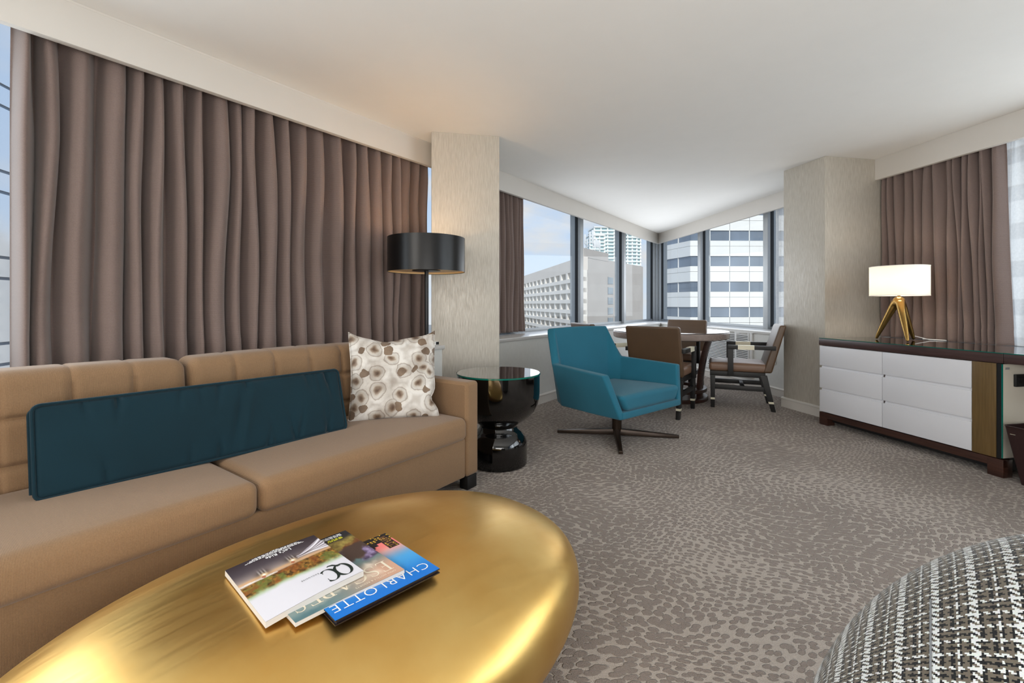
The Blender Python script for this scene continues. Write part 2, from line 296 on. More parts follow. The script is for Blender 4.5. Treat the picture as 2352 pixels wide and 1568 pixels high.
MT['tower_white'] = plain('tower_white', '#e9ece9', .6, .02)
MT['tower_glass'] = plain('tower_teal_glass', '#b9cfd1', .1, .2, .2, spec=.9)
MT['sky_glass'] = plain('sky_mirror_glass', '#f2f5f8', .06, .03, .08, metal=.55)
MT['street'] = plain('street', '#8b8a87', .9, .1, .05)
MT['steel'] = plain('antenna_white', '#dfe0e0', .5, .02)
MT['lampshade_inner'] = plain('cream_shade_lining', '#e9c893', .6, .02)
def shade_mat():
    m = bpy.data.materials.new('linen_shade'); m.use_nodes = True; nt = m.node_tree; N = nt.nodes; L = nt.links; N.clear()
    o = N.new('ShaderNodeOutputMaterial'); tr = N.new('ShaderNodeBsdfTranslucent'); d = N.new('ShaderNodeBsdfDiffuse')
    tr.inputs[0].default_value = lin('#fff0dd'); d.inputs[0].default_value = lin('#f2ece6')
    tc = N.new('ShaderNodeTexCoord'); w = N.new('ShaderNodeTexNoise'); w.inputs['Scale'].default_value = 300; L.new(tc.outputs['Object'], w.inputs['Vector'])
    mr = N.new('ShaderNodeMapRange'); mr.inputs[3].default_value = .42; mr.inputs[4].default_value = .52; L.new(w.outputs['Fac'], mr.inputs[0])
    x = N.new('ShaderNodeMixShader'); L.new(mr.outputs[0], x.inputs[0]); L.new(tr.outputs[0], x.inputs[1]); L.new(d.outputs[0], x.inputs[2]); L.new(x.outputs[0], o.inputs[0])
    return m
MT['shade'] = shade_mat()
MT['diffuser'] = plain('amber_diffuser', '#e8c79a', .5, .02)

# ------------------------------------------------------------------ geometry helpers
class G:
    def __init__(s): s.v = []; s.f = []; s.uv = None
    def add(s, vs, fs):
        o = len(s.v); s.v += [tuple(p) for p in vs]; s.f += [tuple(i+o for i in q) for q in fs]; return s
    def box(s, x0, x1, y0, y1, z0, z1):
        return s.add([(x0, y0, z0), (x1, y0, z0), (x1, y1, z0), (x0, y1, z0), (x0, y0, z1), (x1, y0, z1), (x1, y1, z1), (x0, y1, z1)],
                     [(0, 3, 2, 1), (4, 5, 6, 7), (0, 1, 5, 4), (1, 2, 6, 5), (2, 3, 7, 6), (3, 0, 4, 7)])
    def hexa(s, b, t):
        """four bottom and four top corners, counter-clockwise seen from above"""
        return s.add(list(b)+list(t), [(0, 3, 2, 1), (4, 5, 6, 7), (0, 1, 5, 4), (1, 2, 6, 5), (2, 3, 7, 6), (3, 0, 4, 7)])
    def prism(s, poly, z0, z1):
        n = len(poly)
        return s.add([(x, y, z0) for x, y in poly]+[(x, y, z1) for x, y in poly],
                     [tuple(range(n))[::-1], tuple(range(n, 2*n))]+[(i, (i+1) % n, n+(i+1) % n, n+i) for i in range(n)])
    def lathe(s, prof, n=48, c=(0, 0), cap=True):
        k = len(prof); vs = []; fs = []
        for r, z in prof:
            for i in range(n):
                a = 2*PI*i/n; vs.append((c[0]+r*math.cos(a), c[1]+r*math.sin(a), z))
        for q in range(k-1):
            for i in range(n):
                j = (i+1) % n; fs.append((q*n+i, q*n+j, (q+1)*n+j, (q+1)*n+i))
        if cap:
            if prof[0][0] > 1e-6: fs.append(tuple(range(n))[::-1])
            if prof[-1][0] > 1e-6: fs.append(tuple(range((k-1)*n, k*n)))
        return s.add(vs, fs)
    def tube(s, pts, r, n=8, closed=False):
        P = [Vector(p) for p in pts]; k = len(P); vs = []; fs = []; up = None
        for i, p in enumerate(P):
            a = P[(i-1) % k] if (closed or i > 0) else p; c = P[(i+1) % k] if (closed or i < k-1) else p
            t = (c-a).normalized()
            if up is None: up = t.orthogonal().normalized()
            up = (up - t*up.dot(t)).normalized(); w = t.cross(up)
            rr = r[i] if isinstance(r, (list, tuple)) else r
            for q in range(n):
                an = 2*PI*q/n; vs.append(p+(up*math.cos(an)+w*math.sin(an))*rr)
        for i in range(k if closed else k-1):
            i2 = (i+1) % k
            for q in range(n):
                q2 = (q+1) % n; fs.append((i*n+q, i*n+q2, i2*n+q2, i2*n+q))
        if not closed: fs += [tuple(range(n))[::-1], tuple(range((k-1)*n, k*n))]
        return s.add(vs, fs)
    def loft(s, rings, cap=True, closed=True):
        n = len(rings[0]); k = len(rings); vs = [p for r in rings for p in r]; fs = []
        for q in range(k-1):
            for i in range(n if closed else n-1):
                j = (i+1) % n; fs.append((q*n+i, q*n+j, (q+1)*n+j, (q+1)*n+i))
        if cap and closed: fs += [tuple(range(n))[::-1], tuple(range((k-1)*n, k*n))]
        return s.add(vs, fs)
    def obj(s, name, mat, parent=None, bevel=0, seg=2, smooth=False, fix=True, subsurf=0, solid=0, uv=None):
        me = bpy.data.meshes.new(name); me.from_pydata(s.v, [], s.f)
        if fix or bevel:
            bm = bmesh.new(); bm.from_mesh(me)
            bmesh.ops.remove_doubles(bm, verts=bm.verts, dist=1e-5)
            bmesh.ops.recalc_face_normals(bm, faces=bm.faces)
            if bevel:
                es = [e for e in bm.edges if len(e.link_faces) == 2 and e.calc_face_angle(0) > .5]
                bmesh.ops.bevel(bm, geom=es, offset=bevel, segments=seg, profile=.6, affect='EDGES', clamp_overlap=True)
            bm.to_mesh(me); bm.free()
        if uv is not None:
            ul = me.uv_layers.new(name='UVMap')
            for lp in me.loops: ul.data[lp.index].uv = uv[lp.vertex_index]
        me.materials.append(MT[mat] if isinstance(mat, str) else mat)
        if smooth or bevel or subsurf:
            for p in me.polygons: p.use_smooth = True
            if not subsurf:
                try: me.set_sharp_from_angle(angle=math.radians(38))
                except Exception: pass
        o = bpy.data.objects.new(name, me); COL.objects.link(o)
        if parent is not None: o.parent = parent
        if solid:
            md = o.modifiers.new('thick', 'SOLIDIFY'); md.thickness = solid; md.offset = 0
        if subsurf:
            md = o.modifiers.new('round', 'SUBSURF'); md.levels = subsurf; md.render_levels = subsurf
        return o
def thing(name, label, cat, loc=(0, 0, 0), rotz=0, group=None):
    o = bpy.data.objects.new(name, None); COL.objects.link(o); o.location = loc; o.rotation_euler = (0, 0, rotz); o.empty_display_size = .1
    o['label'] = label; o['category'] = cat
    if group: o['group'] = group
    return o
def tag(o, label, cat, group=None):
    o['label'] = label; o['category'] = cat
    if group: o['group'] = group
    return o
def struct(o, loc=None, rotz=None):
    o['kind'] = 'structure'
    if loc is not None: o.location = loc
    if rotz is not None: o.rotation_euler = (0, 0, rotz)
    return o
def dup(root, loc, rotz, label=None):
    r = root.copy(); COL.objects.link(r); r.location = loc; r.rotation_euler = (0, 0, rotz)
    if label: r['label'] = label
    for ch in list(root.children):
        c = ch.copy(); COL.objects.link(c); c.parent = r
        for g in ch.children:
            d = g.copy(); COL.objects.link(d); d.parent = c
    return r
def axis_samples(h, r, n):
    a = np.concatenate([np.linspace(-h, -h+r, 6), np.linspace(-h+r, h-r, max(2, n)), np.linspace(h-r, h, 6)])
    return np.unique(a.round(6))
def rounded_box(size, r, n=(10, 10, 10), warp=None, center=(0, 0, 0)):
    """cushion-like box with round edges; warp(x, y, z, nx, ny, nz) -> new position"""
    hx, hy, hz = [q/2 for q in size]; H = (hx, hy, hz); r = min(r, hx, hy, hz)*.999
    ax = [axis_samples(H[i], r, n[i]) for i in range(3)]
    g = G()
    for a in range(3):
        b, c = [(1, 2), (2, 0), (0, 1)][a]
        for sgn in (-1, 1):
            B, Cc = np.meshgrid(ax[b], ax[c], indexing='ij'); P = np.zeros(B.shape+(3,))
            P[..., a] = sgn*H[a]; P[..., b] = B; P[..., c] = Cc
            Hh = np.array(H)-r; Q = np.clip(P, -Hh, Hh); D = P-Q; ln = np.linalg.norm(D, axis=-1, keepdims=True); Nn = D/np.maximum(ln, 1e-9); P = Q+Nn*r
            if warp is not None: P = warp(P, Nn)
            P = P+np.array(center)
            nb, nc = B.shape; vs = P.reshape(-1, 3).tolist(); fs = []
            for i in range(nb-1):
                for j in range(nc-1):
                    q = (i*nc+j, (i+1)*nc+j, (i+1)*nc+j+1, i*nc+j+1); fs.append(q if sgn > 0 else q[::-1])
            g.add(vs, fs)
    return g
def arr(*a): return np.array(a, float)

# ------------------------------------------------------------------ the room
def pL(off, Z): return (-3.1437+.711*Z-off*1.227, Z)
def pR(off, Z): return (3.742-.1343*Z+off*1.009, Z)
def pC(offl, offr):
    Z = (3.742+offr*1.009+3.1437+offl*1.227)/(.711+.1343); return pL(offl, Z)
LLOC, LROT = (-3.1437, 0, 0), math.atan2(.8148, .5797)
RLOC, RROT = (3.742, 0, 0), math.atan2(-.9911, .1331)
CEIL, SOFF, SILL = 2.42, 2.223, .728
BACK = -2.6
struct(G().prism([pL(.5, BACK), pR(.5, BACK), pC(.5, .5)], -.05, 0).obj('floor', 'carpet'))
struct(G().prism([pL(.62, BACK), pR(.62, BACK), pC(.62, .62)], CEIL, CEIL+.12).obj('ceiling', 'ceiling'))
struct(G().prism([(-6, BACK-.12), (5.2, BACK-.12), (5.2, BACK), (-6, BACK)], 0, CEIL).obj('wall_rear', 'paint'))
struct(G().prism([pL(0, BACK), pC(0, 0), pC(.50, .50), pL(.50, BACK)], 0, .695).obj('wall_left', 'wall'))
struct(G().prism([pR(0, 4.62), pR(.50, 4.62), pC(.50, .50), pC(0, 0)], 0, .695).obj('wall_right', 'wall'))
struct(G().prism([pR(.27, BACK), pR(.50, BACK), pR(.50, 4.6), pR(.27, 4.6)], 0, .695).obj('wall_right_near', 'wall'))
struct(G().prism([pL(-.015, BACK), pC(-.015, -.015), pC(.40, .40), pL(.40, BACK)], .696, SILL).obj('trim_1', 'sill', bevel=.005))
struct(G().prism([pR(-.015, 4.66), pR(.40, 4.66), pC(.40, .40), pC(-.015, -.015)], .696, SILL).obj('trim_2', 'sill', bevel=.005))
struct(G().prism([pR(.26, BACK), pR(.40, BACK), pR(.40, 4.6), pR(.26, 4.6)], .696, SILL).obj('trim_3', 'sill', bevel=.005))
# soffit boards that hide the curtain tracks, and the lintel over the glass
struct(G().prism([pL(.25, BACK), pC(.25, .265), pC(.29, .305), pL(.29, BACK)], SOFF, CEIL).obj('trim_4', 'trim', bevel=.003))
struct(G().prism([pR(.265, BACK), pR(.305, BACK), pC(.29, .305), pC(.25, .265)], SOFF, CEIL).obj('trim_5', 'trim', bevel=.003))
struct(G().prism([pL(.40, BACK), pC(.40, .40), pC(.6, .6), pL(.6, BACK)], 2.36, CEIL).obj('trim_6', 'trim'))
struct(G().prism([pR(.40, BACK), pR(.6, BACK), pC(.6, .6), pC(.40, .40)], 2.36, CEIL).obj('trim_7', 'trim'))
struct(G().prism([pL(.255, BACK), pC(.255, .27), pC(.249, .264), pL(.249, BACK)], CEIL-.012, CEIL-.0005).obj('trim_8', 'trim'))
# baseboards: board and a moulded cap
def baseboard(name, a, b, n):
    """a, b floor points, n unit normal into the room"""
    g = G()
    def pts(o): return [(a[0]+n[0]*o, a[1]+n[1]*o), (b[0]+n[0]*o, b[1]+n[1]*o)]
    prof = [(0, 0), (.014, 0), (.014, .078), (.018, .082), (.018, .09), (.012, .098), (.006, .102), (0, .102)]
    rings = []
    for q in (a, b): rings.append([(q[0]+n[0]*o, q[1]+n[1]*o, z) for o, z in prof])
    g.loft(rings); return struct(g.obj(name, 'trim'))
NL, NR = (.8148, -.5797), (-.9911, -.1331)
baseboard('baseboard_left', pL(.001, 1.0), pC(0, 0), NL)
baseboard('baseboard_right', pR(.001, 4.7), pC(0, 0), NR)
# wrapped columns
A, B = (-.638, 3.623), (-.103, 3.727)
struct(G().prism([A, B, (B[0]-.19*1.02, B[1]+.98*1.02), (A[0]-.176*.47, A[1]+.98*.47)], 0, CEIL).obj('column_left', 'column', bevel=.004))
C1, C2, C3 = (2.793, 4.70), (2.888, 4.218), (3.44, 4.32)
struct(G().prism([C1, C2, C3, (3.66, 4.36), (3.56, 4.84)], 0, CEIL).obj('column_right', 'column', bevel=.004))
nb = Vector((C1[0]-C2[0], C1[1]-C2[1])).normalized(); nrm = (-nb.y, nb.x)
baseboard('baseboard_column_side', (C2[0]+.018*nb.x*-1, C2[1]-.018*nb.y), (C1[0]+.018*nb.x, C1[1]+.018*nb.y), nrm if nrm[0] < 0 else (-nrm[0], -nrm[1]))
nf = (Vector(C3)-Vector(C2)).normalized()
baseboard('baseboard_column_front', (C2[0]-.018*nf.x, C2[1]-.018*nf.y), C3, (nf.y, -nf.x))
nf = (Vector(B)-Vector(A)).normalized()
baseboard('baseboard_column_left', A, (B[0], B[1]), (nf.y, -nf.x))

# windows: continuous glazing with box mullions
def window(name, loc, rot, posts, sgn, s_end):
    ss = sorted(posts)
    lo, hi = min(ss+[s_end]), max(ss+[s_end])
    fr = G().box(lo, hi, .448, .49, SILL-.03, SILL+.035).box(lo, hi, .448, .49, 2.33, 2.40).obj(name, 'alu', bevel=.002)
    struct(fr, loc, rot)
    for p in ss:
        y0 = .398 if (sgn < 0 or p > 5) else .458
        G().box(p-.045, p+.045, y0, .50, SILL, 2.36).obj('mullion', 'alu', fr, bevel=.003)
        G().box(p-.052, p-.045, .44, .482, SILL+.03, 2.34).box(p+.045, p+.052, .44, .482, SILL+.03, 2.34).obj('gasket', 'gasket', fr)
        G().box(p-.03, p+.03, .501, .57, SILL, 2.36).obj('outer_fin', 'alu', fr)
    es = sorted(ss+[s_end])
    for a, b in zip(es[:-1], es[1:]):
        if b-a < .3: continue
        G().box(a+.045, b-.045,   .461, .469, SILL+.032, 2.35).obj('pane', 'pane', fr)
    return fr
window('window_1', LLOC, LROT, [10.93, 9.32, 7.70, 6.0, 4.4, 2.055, .55, -1.05, -2.6], 1, 11.02)
window('window_2', RLOC, RROT, [-9.15, -7.64, -6.02, -4.447, -2.9, -1.37, .17, 1.7, 2.9], -1, -9.25)
# corner post between the two windows
cp = pC(.40, .40)
struct(G().prism([pC(.36, .36), (cp[0]+.10, cp[1]-.06), pC(.56, .56), (cp[0]-.09, cp[1]-.04)], SILL, 2.36).obj('window_3', 'alu', bevel=.002))

# ------------------------------------------------------------------ curtains
def curtain(name, label, cat, loc, rot, s0, s1, y, n, amp, mat, seed, zt=2.39, zb=.748, lean0=0, lean1=0, ov=.012, solid=.003, nz=44, drift=.012):
    r = np.random.default_rng(seed)
    wd = r.uniform(.5, 1.5, n); ed = np.concatenate([[0], np.cumsum(wd)]); ed /= ed[-1]
    am = r.uniform(.7, 1.2, n+1); ph = r.uniform(0, 6.28, (n+1, 2)); pw = r.uniform(.5, 1, n+1)
    per = 24; T = np.linspace(0, n, n*per+1); Z = np.concatenate([np.linspace(0, .34, 18), np.linspace(.34, 1, nz)[1:]])
    g = G(); vs = []
    k = np.minimum(T.astype(int), n-1); fr = T-k
    base = ed[k]+(ed[np.minimum(k+1, n)]-ed[k])*fr
    aT = np.interp(T, np.arange(n+1), am)
    vd = r.uniform(.6, 1.0, n+1); pe = r.uniform(1.3, 3.4, n+1)
    for h in Z:                                   # h: 0 top .. 1 bottom
        z = zt+(zb-zt)*h
        a0, a1 = s0+lean0*h**1.5, s1+lean1*h**1.5
        lim = np.minimum(1, np.minimum(T, n-T))
        dr = np.interp(T, np.arange(n+1), drift*np.sin(h*3.1+ph[:, 0])*min(1, h*3)+.5*drift*np.sin(h*7+ph[:, 1])*min(1, h*3))*lim
        env = .72+.28*min(1, h/.15)
        # rounded folds towards the room with tight valleys between; pinched narrow at the heading
        ex = pe[k]+2.6*max(0, 1-h/.34)**1.4
        cr = np.abs(np.sin(PI*fr))**ex
        yy = -amp*env*(2*cr-1)*np.interp(T-.5, np.arange(n+1), vd)
        if h < .32: yy = yy+.016*(1-h/.32)**1.2*np.sin(2*PI*2*fr+ph[k, 0])*np.sin(PI*fr)
        yy = np.clip(yy, -amp, amp)
        yy += .005*np.sin(h*11+ph[k, 1])*np.sin(PI*fr)**2+.003*np.sin(h*31+ph[k, 0]*3+fr*5)*max(0, h-.75)*4*np.sin(PI*fr)
        ss = a0+(a1-a0)*base+dr+ov*env*np.sin(2*PI*fr)*-pw[k]*lim+.010*np.sin(h*5+ph[k, 0])*np.sin(PI*fr)*lim
        if h > .925: yy = yy-.003
        vs += [(float(a), float(y+b), float(z)) for a, b in zip(ss, yy)]
    m = len(T); fs = [(i*m+j, i*m+j+1, (i+1)*m+j+1, (i+1)*m+j) for i in range(len(Z)-1) for j in range(m-1)]
    o = g.add(vs, fs).obj(name, mat, smooth=False, fix=False, solid=solid)
    for p in o.data.polygons: p.use_smooth = True
    o.location = loc; o.rotation_euler = (0, 0, rot); tag(o, label, cat); return o
curtain('curtain', 'wide mauve-brown pleated curtain drawn across the window behind the tan sofa', 'curtain', LLOC, LROT, 2.185, 4.655, .370, 24, .073, 'curtain', 3, zt=2.355, ov=.016)
curtain('curtain', 'narrow mauve-brown curtain hanging beside the left pillar, over the bare window ledge', 'curtain', LLOC, LROT, 5.30, 6.11, .345, 9, .045, 'curtain', 5, lean1=.035)
curtain('curtain', 'mauve-brown curtain behind the lit table lamp and white dresser', 'curtain', RLOC, RROT, -4.34, -3.37, .345, 14, .045, 'curtain', 9, lean1=.05, drift=.01)
curtain('sheer_curtain', 'white see-through curtain over the window above the glass desk', 'sheer curtain', RLOC, RROT, -3.42, -.9, .397, 24, .014, 'sheer', 11, solid=0, drift=.02)
curtain('sheer_curtain', 'thin white see-through curtain edge beside the right pillar in the dining corner', 'sheer curtain', RLOC, RROT, -5.80, -4.9, .37, 9, .015, 'sheer', 12, solid=0)

# ------------------------------------------------------------------ wall fittings
vu = thing('vent_unit', 'white louvred heating vent set in the wall below the corner window', 'vent', RLOC, RROT)
G().box(-6.95, -5.70, -.022, .0, .14, .692).obj('casing', 'vent', vu, bevel=.004)
G().box(-6.66, -6.035, -.026, -.0225, .20, .672).box(-5.995, -5.765, -.026, -.0225, .20, .672).obj('shadow_box', 'vent_dark', vu)
for (a, b) in ((-6.66, -6.035), (-5.995, -5.765)):
    G().box(a-.02, a, -.032, -.02, .18, .69).box(b, b+.02, -.032, -.02, .18, .69).box(a, b, -.032, -.02, .672, .69).box(a, b, -.032, -.02, .18, .20).obj('louvre_frame', 'vent', vu, bevel=.002)
    proto = None
    for k in range(22):
        z = .212+k*.0212
        if proto is None:
            o = G().hexa([(a, -.036, 0), (b, -.036, 0), (b, -.026, .006), (a, -.026, .006)], [(a, -.036, .004), (b, -.036, .004), (b, -.026, .012), (a, -.026, .012)]).obj('slat', 'vent', vu); proto = o
        else:
            o = proto.copy(); COL.objects.link(o)
        o.location = (0, 0, z)
G().box(-5.93, -5.90, -.034, -.03, .678, .684).obj('latch', 'alu', vu)
G().box(-6.97, -5.68, -.028, .01, .6925, .7).obj('top_edge', 'vent', vu)
ou = thing('wall_outlet', 'white double power outlet low on the wall beside the right pillar', 'outlet', RLOC, RROT)
G().box(-5.42, -5.30, -.008, -.0005, .358, .442).obj('plate', 'white', ou, bevel=.003)
for sx in (-5.385, -5.335):
    so = G().lathe([(.017, 0), (.017, .003), (0, .003)], 20).obj('socket', 'white', ou, bevel=0)
    so.rotation_euler = (PI/2, 0, 0); so.location = (sx, -.0082, .40)
    G().box(-.007, -.005, .004, .011, .003, .0036).box(.005, .007, .004, .011, .003, .0036).box(-.002, .002, -.010, -.006, .003, .0036).obj('slot', 'black', so)
sb = thing('sensor_box', 'small white box with black face lying on the window sill behind the sofa', 'sensor', LLOC, LROT)
G().box(4.40, 4.50, .02, .075, SILL, SILL+.028).obj('body', 'white', sb, bevel=.003)
G().box(4.415, 4.485, .0185, .0205, SILL+.004, SILL+.026).obj('face', 'black', sb)

# ------------------------------------------------------------------ sofa
SO, SR = (-.192, 2.657, 0), math.atan2(.8148, .5797)
sofa = thing('sofa', 'long tan ribbed sofa with tufted back along the curtained window', 'sofa', SO, SR)
rounded_box((2.265, .84, .222), .012, (2, 2, 2), center=(-1.2375, .43, .186)).obj('base', 'sofa', sofa, smooth=True)
for sx in (-.0525, -2.4225):
    rounded_box((.104, .86, .537), .022, (3, 6, 6), center=(sx, .43, .3415)).obj('arm', 'sofa', sofa, smooth=True)
rounded_box((2.26, .075, .44), .02, (3, 2, 3), center=(-1.2375, .822, .52)).obj('back_frame', 'sofa', sofa, smooth=True)
for k in range(2):
    def seatw(P, Nn):
        x, y, z = P[..., 0], P[..., 1], P[..., 2]
        c = (1-(x/.566)**2).clip(0, 1)**.6*(1-(y/.31)**2).clip(0, 1)**.6
        P = P.copy(); P[..., 2] = z+np.where(z > 0, .016*c, 0); P[..., 1] = y-np.where(y < -.2, .012*(1-(x/.566)**2)*(1-(z/.07)**2).clip(0, 1), 0); return P
    rounded_box((1.128, .60, .125), .036, (24, 14, 4), seatw, (-.108-.566-k*1.132, .285, .353)).obj('seat_cushion', 'sofa', sofa, smooth=True)
for k in range(2):
    L0 = 1.128
    def backw(P, Nn):
        x, y, z = P[..., 0], P[..., 1], P[..., 2]
        gx = np.min([np.abs(x-c) for c in np.linspace(-.376, .376, 5)], axis=0); gz = np.min([np.abs(z-c) for c in (-.10, .05)], axis=0)
        gx = np.minimum(gx, 9); top = (z > .12)
        gv = np.exp(-(gx/.011)**2)*np.where(z > .15, .6, 1)+np.exp(-(gz/.011)**2)*(z < .15)
        puff = (1-np.minimum(gx/.094, 1)**2*0)
        front = (Nn[..., 1] < -.2)*np.abs(Nn[..., 1])
        topw = (Nn[..., 2] > .2)*Nn[..., 2]*.5
        P = P.copy(); dsp = .016*gv.clip(0, 1.2)
        P[..., 1] = y+dsp*front+.13*(z+.2)-.01*front*(1-(x/.564)**2)
        P[..., 2] = z-dsp*topw*np.exp(-(gx/.011)**2)+.008*(1-(x/.564)**2)*(z > 0); return P
    rounded_box((1.126, .19, .43), .05, (96, 6, 40), backw, (-.108-.566-k*1.132, .672, .597)).obj('back_cushion', 'sofa', sofa, smooth=True)
for sx in (-.055, -2.42):
    for y in (.035, .80):
        G().box(sx-.04, sx+.04, y-.03, y+.03, 0, .075).obj('leg', 'ebony', sofa, bevel=.003)

def placed(name, label, cat, org, ex, ey, ez):
    o = bpy.data.objects.new(name, None); COL.objects.link(o)
    o.matrix_world = Matrix(((ex[0], ey[0], ez[0], org[0]), (ex[1], ey[1], ez[1], org[1]), (ex[2], ey[2], ez[2], org[2]), (0, 0, 0, 1)))
    o['label'] = label; o['category'] = cat; return o
def basis(ex, up):
    ex = Vector(ex).normalized(); up = Vector(up); up = (up-ex*up.dot(ex)).normalized(); nz = ex.cross(up); return ex, up, nz
D3, N3 = Vector((.5797, .8148, 0)), Vector((.8148, -.5797, 0))
# long bolster
bot = Vector(SO)+D3*-1.208-N3*.372+Vector((0, 0, .418))
ex, up, nz = basis(D3+N3*.055, Vector((0, 0, .285))-N3*.085)
bolster = placed('bolster', 'long dark teal velvet cushion with piped edges leaning along the sofa', 'cushion', bot+up*.150, ex, up, nz)
w_r = np.random.default_rng(4); wx = w_r.uniform(-.5, .5, 26); wa = w_r.uniform(-.5, .5, 26); wl = w_r.uniform(.03, .12, 26); wt = w_r.choice([-1, 1], 26); wd_ = w_r.uniform(.005, .014, 26)
def bolw(P, Nn):
    x, y, z = P[..., 0], P[..., 1], P[..., 2]; f = np.abs(Nn[..., 2]); P = P.copy()
    puff = .014*(1-(x/.54)**4)*(1-(y/.15)**2).clip(0, 1)
    wr = 0
    for a, b, l, t, d in zip(wx, wa, wl, wt, wd_):
        q = x-a-b*(y-t*.15)*.6; wr = wr+d*np.exp(-(q/.010)**2)*np.exp(-((y-t*.15)/l)**2)
    wr = wr+.010*np.exp(-((x-.06-.25*(y+.0))/.016)**2)*np.exp(-(y/.11)**2)-.008*np.exp(-((x-.095-.25*y)/.016)**2)*np.exp(-(y/.12)**2)
    P[..., 2] = z+np.sign(z)*f*(puff-wr*.9); return P
rounded_box((1.085, .30, .088), .018, (150, 36, 4), bolw).obj('cover', 'velvet', bolster, smooth=True)
def rrect(hx, hy, r, z, n=6):
    pts = []
    for cx, cy, a0 in ((hx-r, hy-r, 0), (-hx+r, hy-r, PI/2), (-hx+r, -hy+r, PI), (hx-r, -hy+r, 1.5*PI)):
        for i in range(n+1):
            a = a0+PI/2*i/n; pts.append((cx+r*math.cos(a), cy+r*math.sin(a), z))
    return pts
for z in (.040, -.040):
    G().tube(rrect(.543, .151, .022, z), .0055, 8, True).obj('piping', 'velvet', bolster, smooth=True)
# floral cushion in the corner
exv = Vector((.948, .317, 0)); bm_ = Vector((-.645, 2.515, .424))
ex, up, nz = basis(exv, Vector((-.02, .14, .42)))
fl = placed('throw_pillow', 'square off-white cushion with brown poppy print in the sofa corner', 'cushion', bm_+up*.225, ex, up, nz)
def pilw(P, Nn):
    x, y, z = P[..., 0], P[..., 1], P[..., 2]; P = P.copy()
    u, v = x/.24, y/.235
    th = ((1-u**2).clip(0, 1)*(1-v**2).clip(0, 1))**.42
    P[..., 2] = np.sign(z)*(.006+.072*th)*(np.abs(Nn[..., 2]) > .5) + z*(np.abs(Nn[..., 2]) <= .5)*.2
    pinch = 1-.07*(1-np.abs(v)**2)*np.abs(u)**3; pin2 = 1-.06*(1-np.abs(u)**2)*np.abs(v)**3
    P[..., 0] = x*pinch; P[..., 1] = y*pin2-.022*np.exp(-((u+.15)/.35)**2)*(v > 0)*np.abs(v)**2+.03*(v > .0)*v**4*(np.abs(u)**6)
    P[..., 0] -= .03*np.exp(-((v+.55)/.16)**2)*(u > 0)*u**4
    P[..., 2] += .012*np.exp(-((x-.10-.8*(y-.2))/.02)**2)*(-1)*np.sign(z)*np.exp(-((y-.2)/.08)**2)-.012*np.sign(z)*np.exp(-((y+.10-.25*x)/.02)**2)*np.exp(-((x-.17)/.12)**2)
    return P
rounded_box((.48, .47, .02), .009, (40, 40, 1), pilw).obj('cover', 'floral', fl, smooth=True)
pp = []
for t in np.linspace(0, 4, 81)[:-1]:
    s_, f_ = int(t), t-int(t); q = -1+2*f_; u, v = [(q, -1), (1, q), (-q, 1), (-1, -q)][s_]
    px_ = u*.242*(1-.07*(1-v*v)*abs(u)**3)-.03*math.exp(-((v+.55)/.16)**2)*(u > 0)*u**4
    py_ = v*.237*(1-.06*(1-u*u)*abs(v)**3)+(-.022*math.exp(-((u+.15)/.35)**2)*v**2+.03*v**4*abs(u)**6 if v > 0 else 0)
    pp.append((px_, py_, 0))
G().tube(pp, .005, 6, True).obj('piping', 'floral', fl, smooth=True)

# ------------------------------------------------------------------ side table and floor lamp
st = thing('side_table', 'round black lacquer pedestal table with glass top beside the sofa arm', 'side table', (-.09, 3.04, 0))
prof = [(0, 0), (.185, 0), (.19, .006), (.19, .135), (.186, .155), (.172, .185), (.148, .212), (.128, .232), (.123, .248), (.130, .262), (.160, .280), (.205, .312), (.240, .350), (.262, .395), (.272, .44), (.2745, .48), (.2745, .588), (0, .588)]
G().lathe(prof, 72).obj('pedestal', 'black_gloss', st, smooth=True)
G().lathe([(0, .5885), (.274, .5885), (.277, .591), (.277, .597), (.2745, .60), (0, .60)], 72).obj('glass_top', 'dark_mirror', st, smooth=True)
G().lathe([(.2772, .5895), (.2785, .5905), (.2785, .5985), (.2772, .5995)], 72, cap=False).obj('glass_rim', 'glass_edge', st, smooth=True)

fl_ = thing('floor_lamp', 'tall black floor lamp with drum shade between sofa and left pillar', 'floor lamp', (-.598, 3.2, 0))
G().lathe([(0, 0), (.14, 0), (.142, .006), (.14, .018), (.03, .026), (.014, .04), (0, .04)], 40).obj('base', 'black_satin', fl_, smooth=True)
G().tube([(0, 0, .03), (0, 0, 1.31)], .0145, 16).obj('pole', 'black_satin', fl_, smooth=True)
sh = G().lathe([(.2655, 1.277), (.267, 1.276), (.267, 1.512), (.2655, 1.512), (.2655, 1.277)], 72, cap=False).obj('shade', 'black_satin', fl_, smooth=True)
G().lathe([(.2645, 1.279), (.2645, 1.511)], 72, cap=False).obj('lining', 'lampshade_inner', sh, smooth=True)
G().lathe([(.262, 1.290), (.10, 1.290), (.10, 1.293), (.262, 1.293), (.262, 1.290)], 60, cap=False).obj('diffuser', 'diffuser', fl_, smooth=True)
G().lathe([(0, 1.283), (.098, 1.283), (.10, 1.288), (.098, 1.292), (0, 1.292)], 40).obj('disc', 'black_satin', fl_, smooth=True)
G().lathe([(0, 1.345), (.02, 1.35), (.03, 1.38), (.02, 1.41), (0, 1.415)], 20).obj('bulb', emis('warm_bulb', '#ffcf8a', 8), fl_, smooth=True)
lamp('floor_lamp_light', 'POINT', (-.598, 3.2, 1.40), 10, (1, .74, .44), shadow_soft_size=.04)
lamp('floor_lamp_down', 'POINT', (-.598+.15, 3.2-.06, 1.31), 2.0, (1, .72, .42), shadow_soft_size=.03)

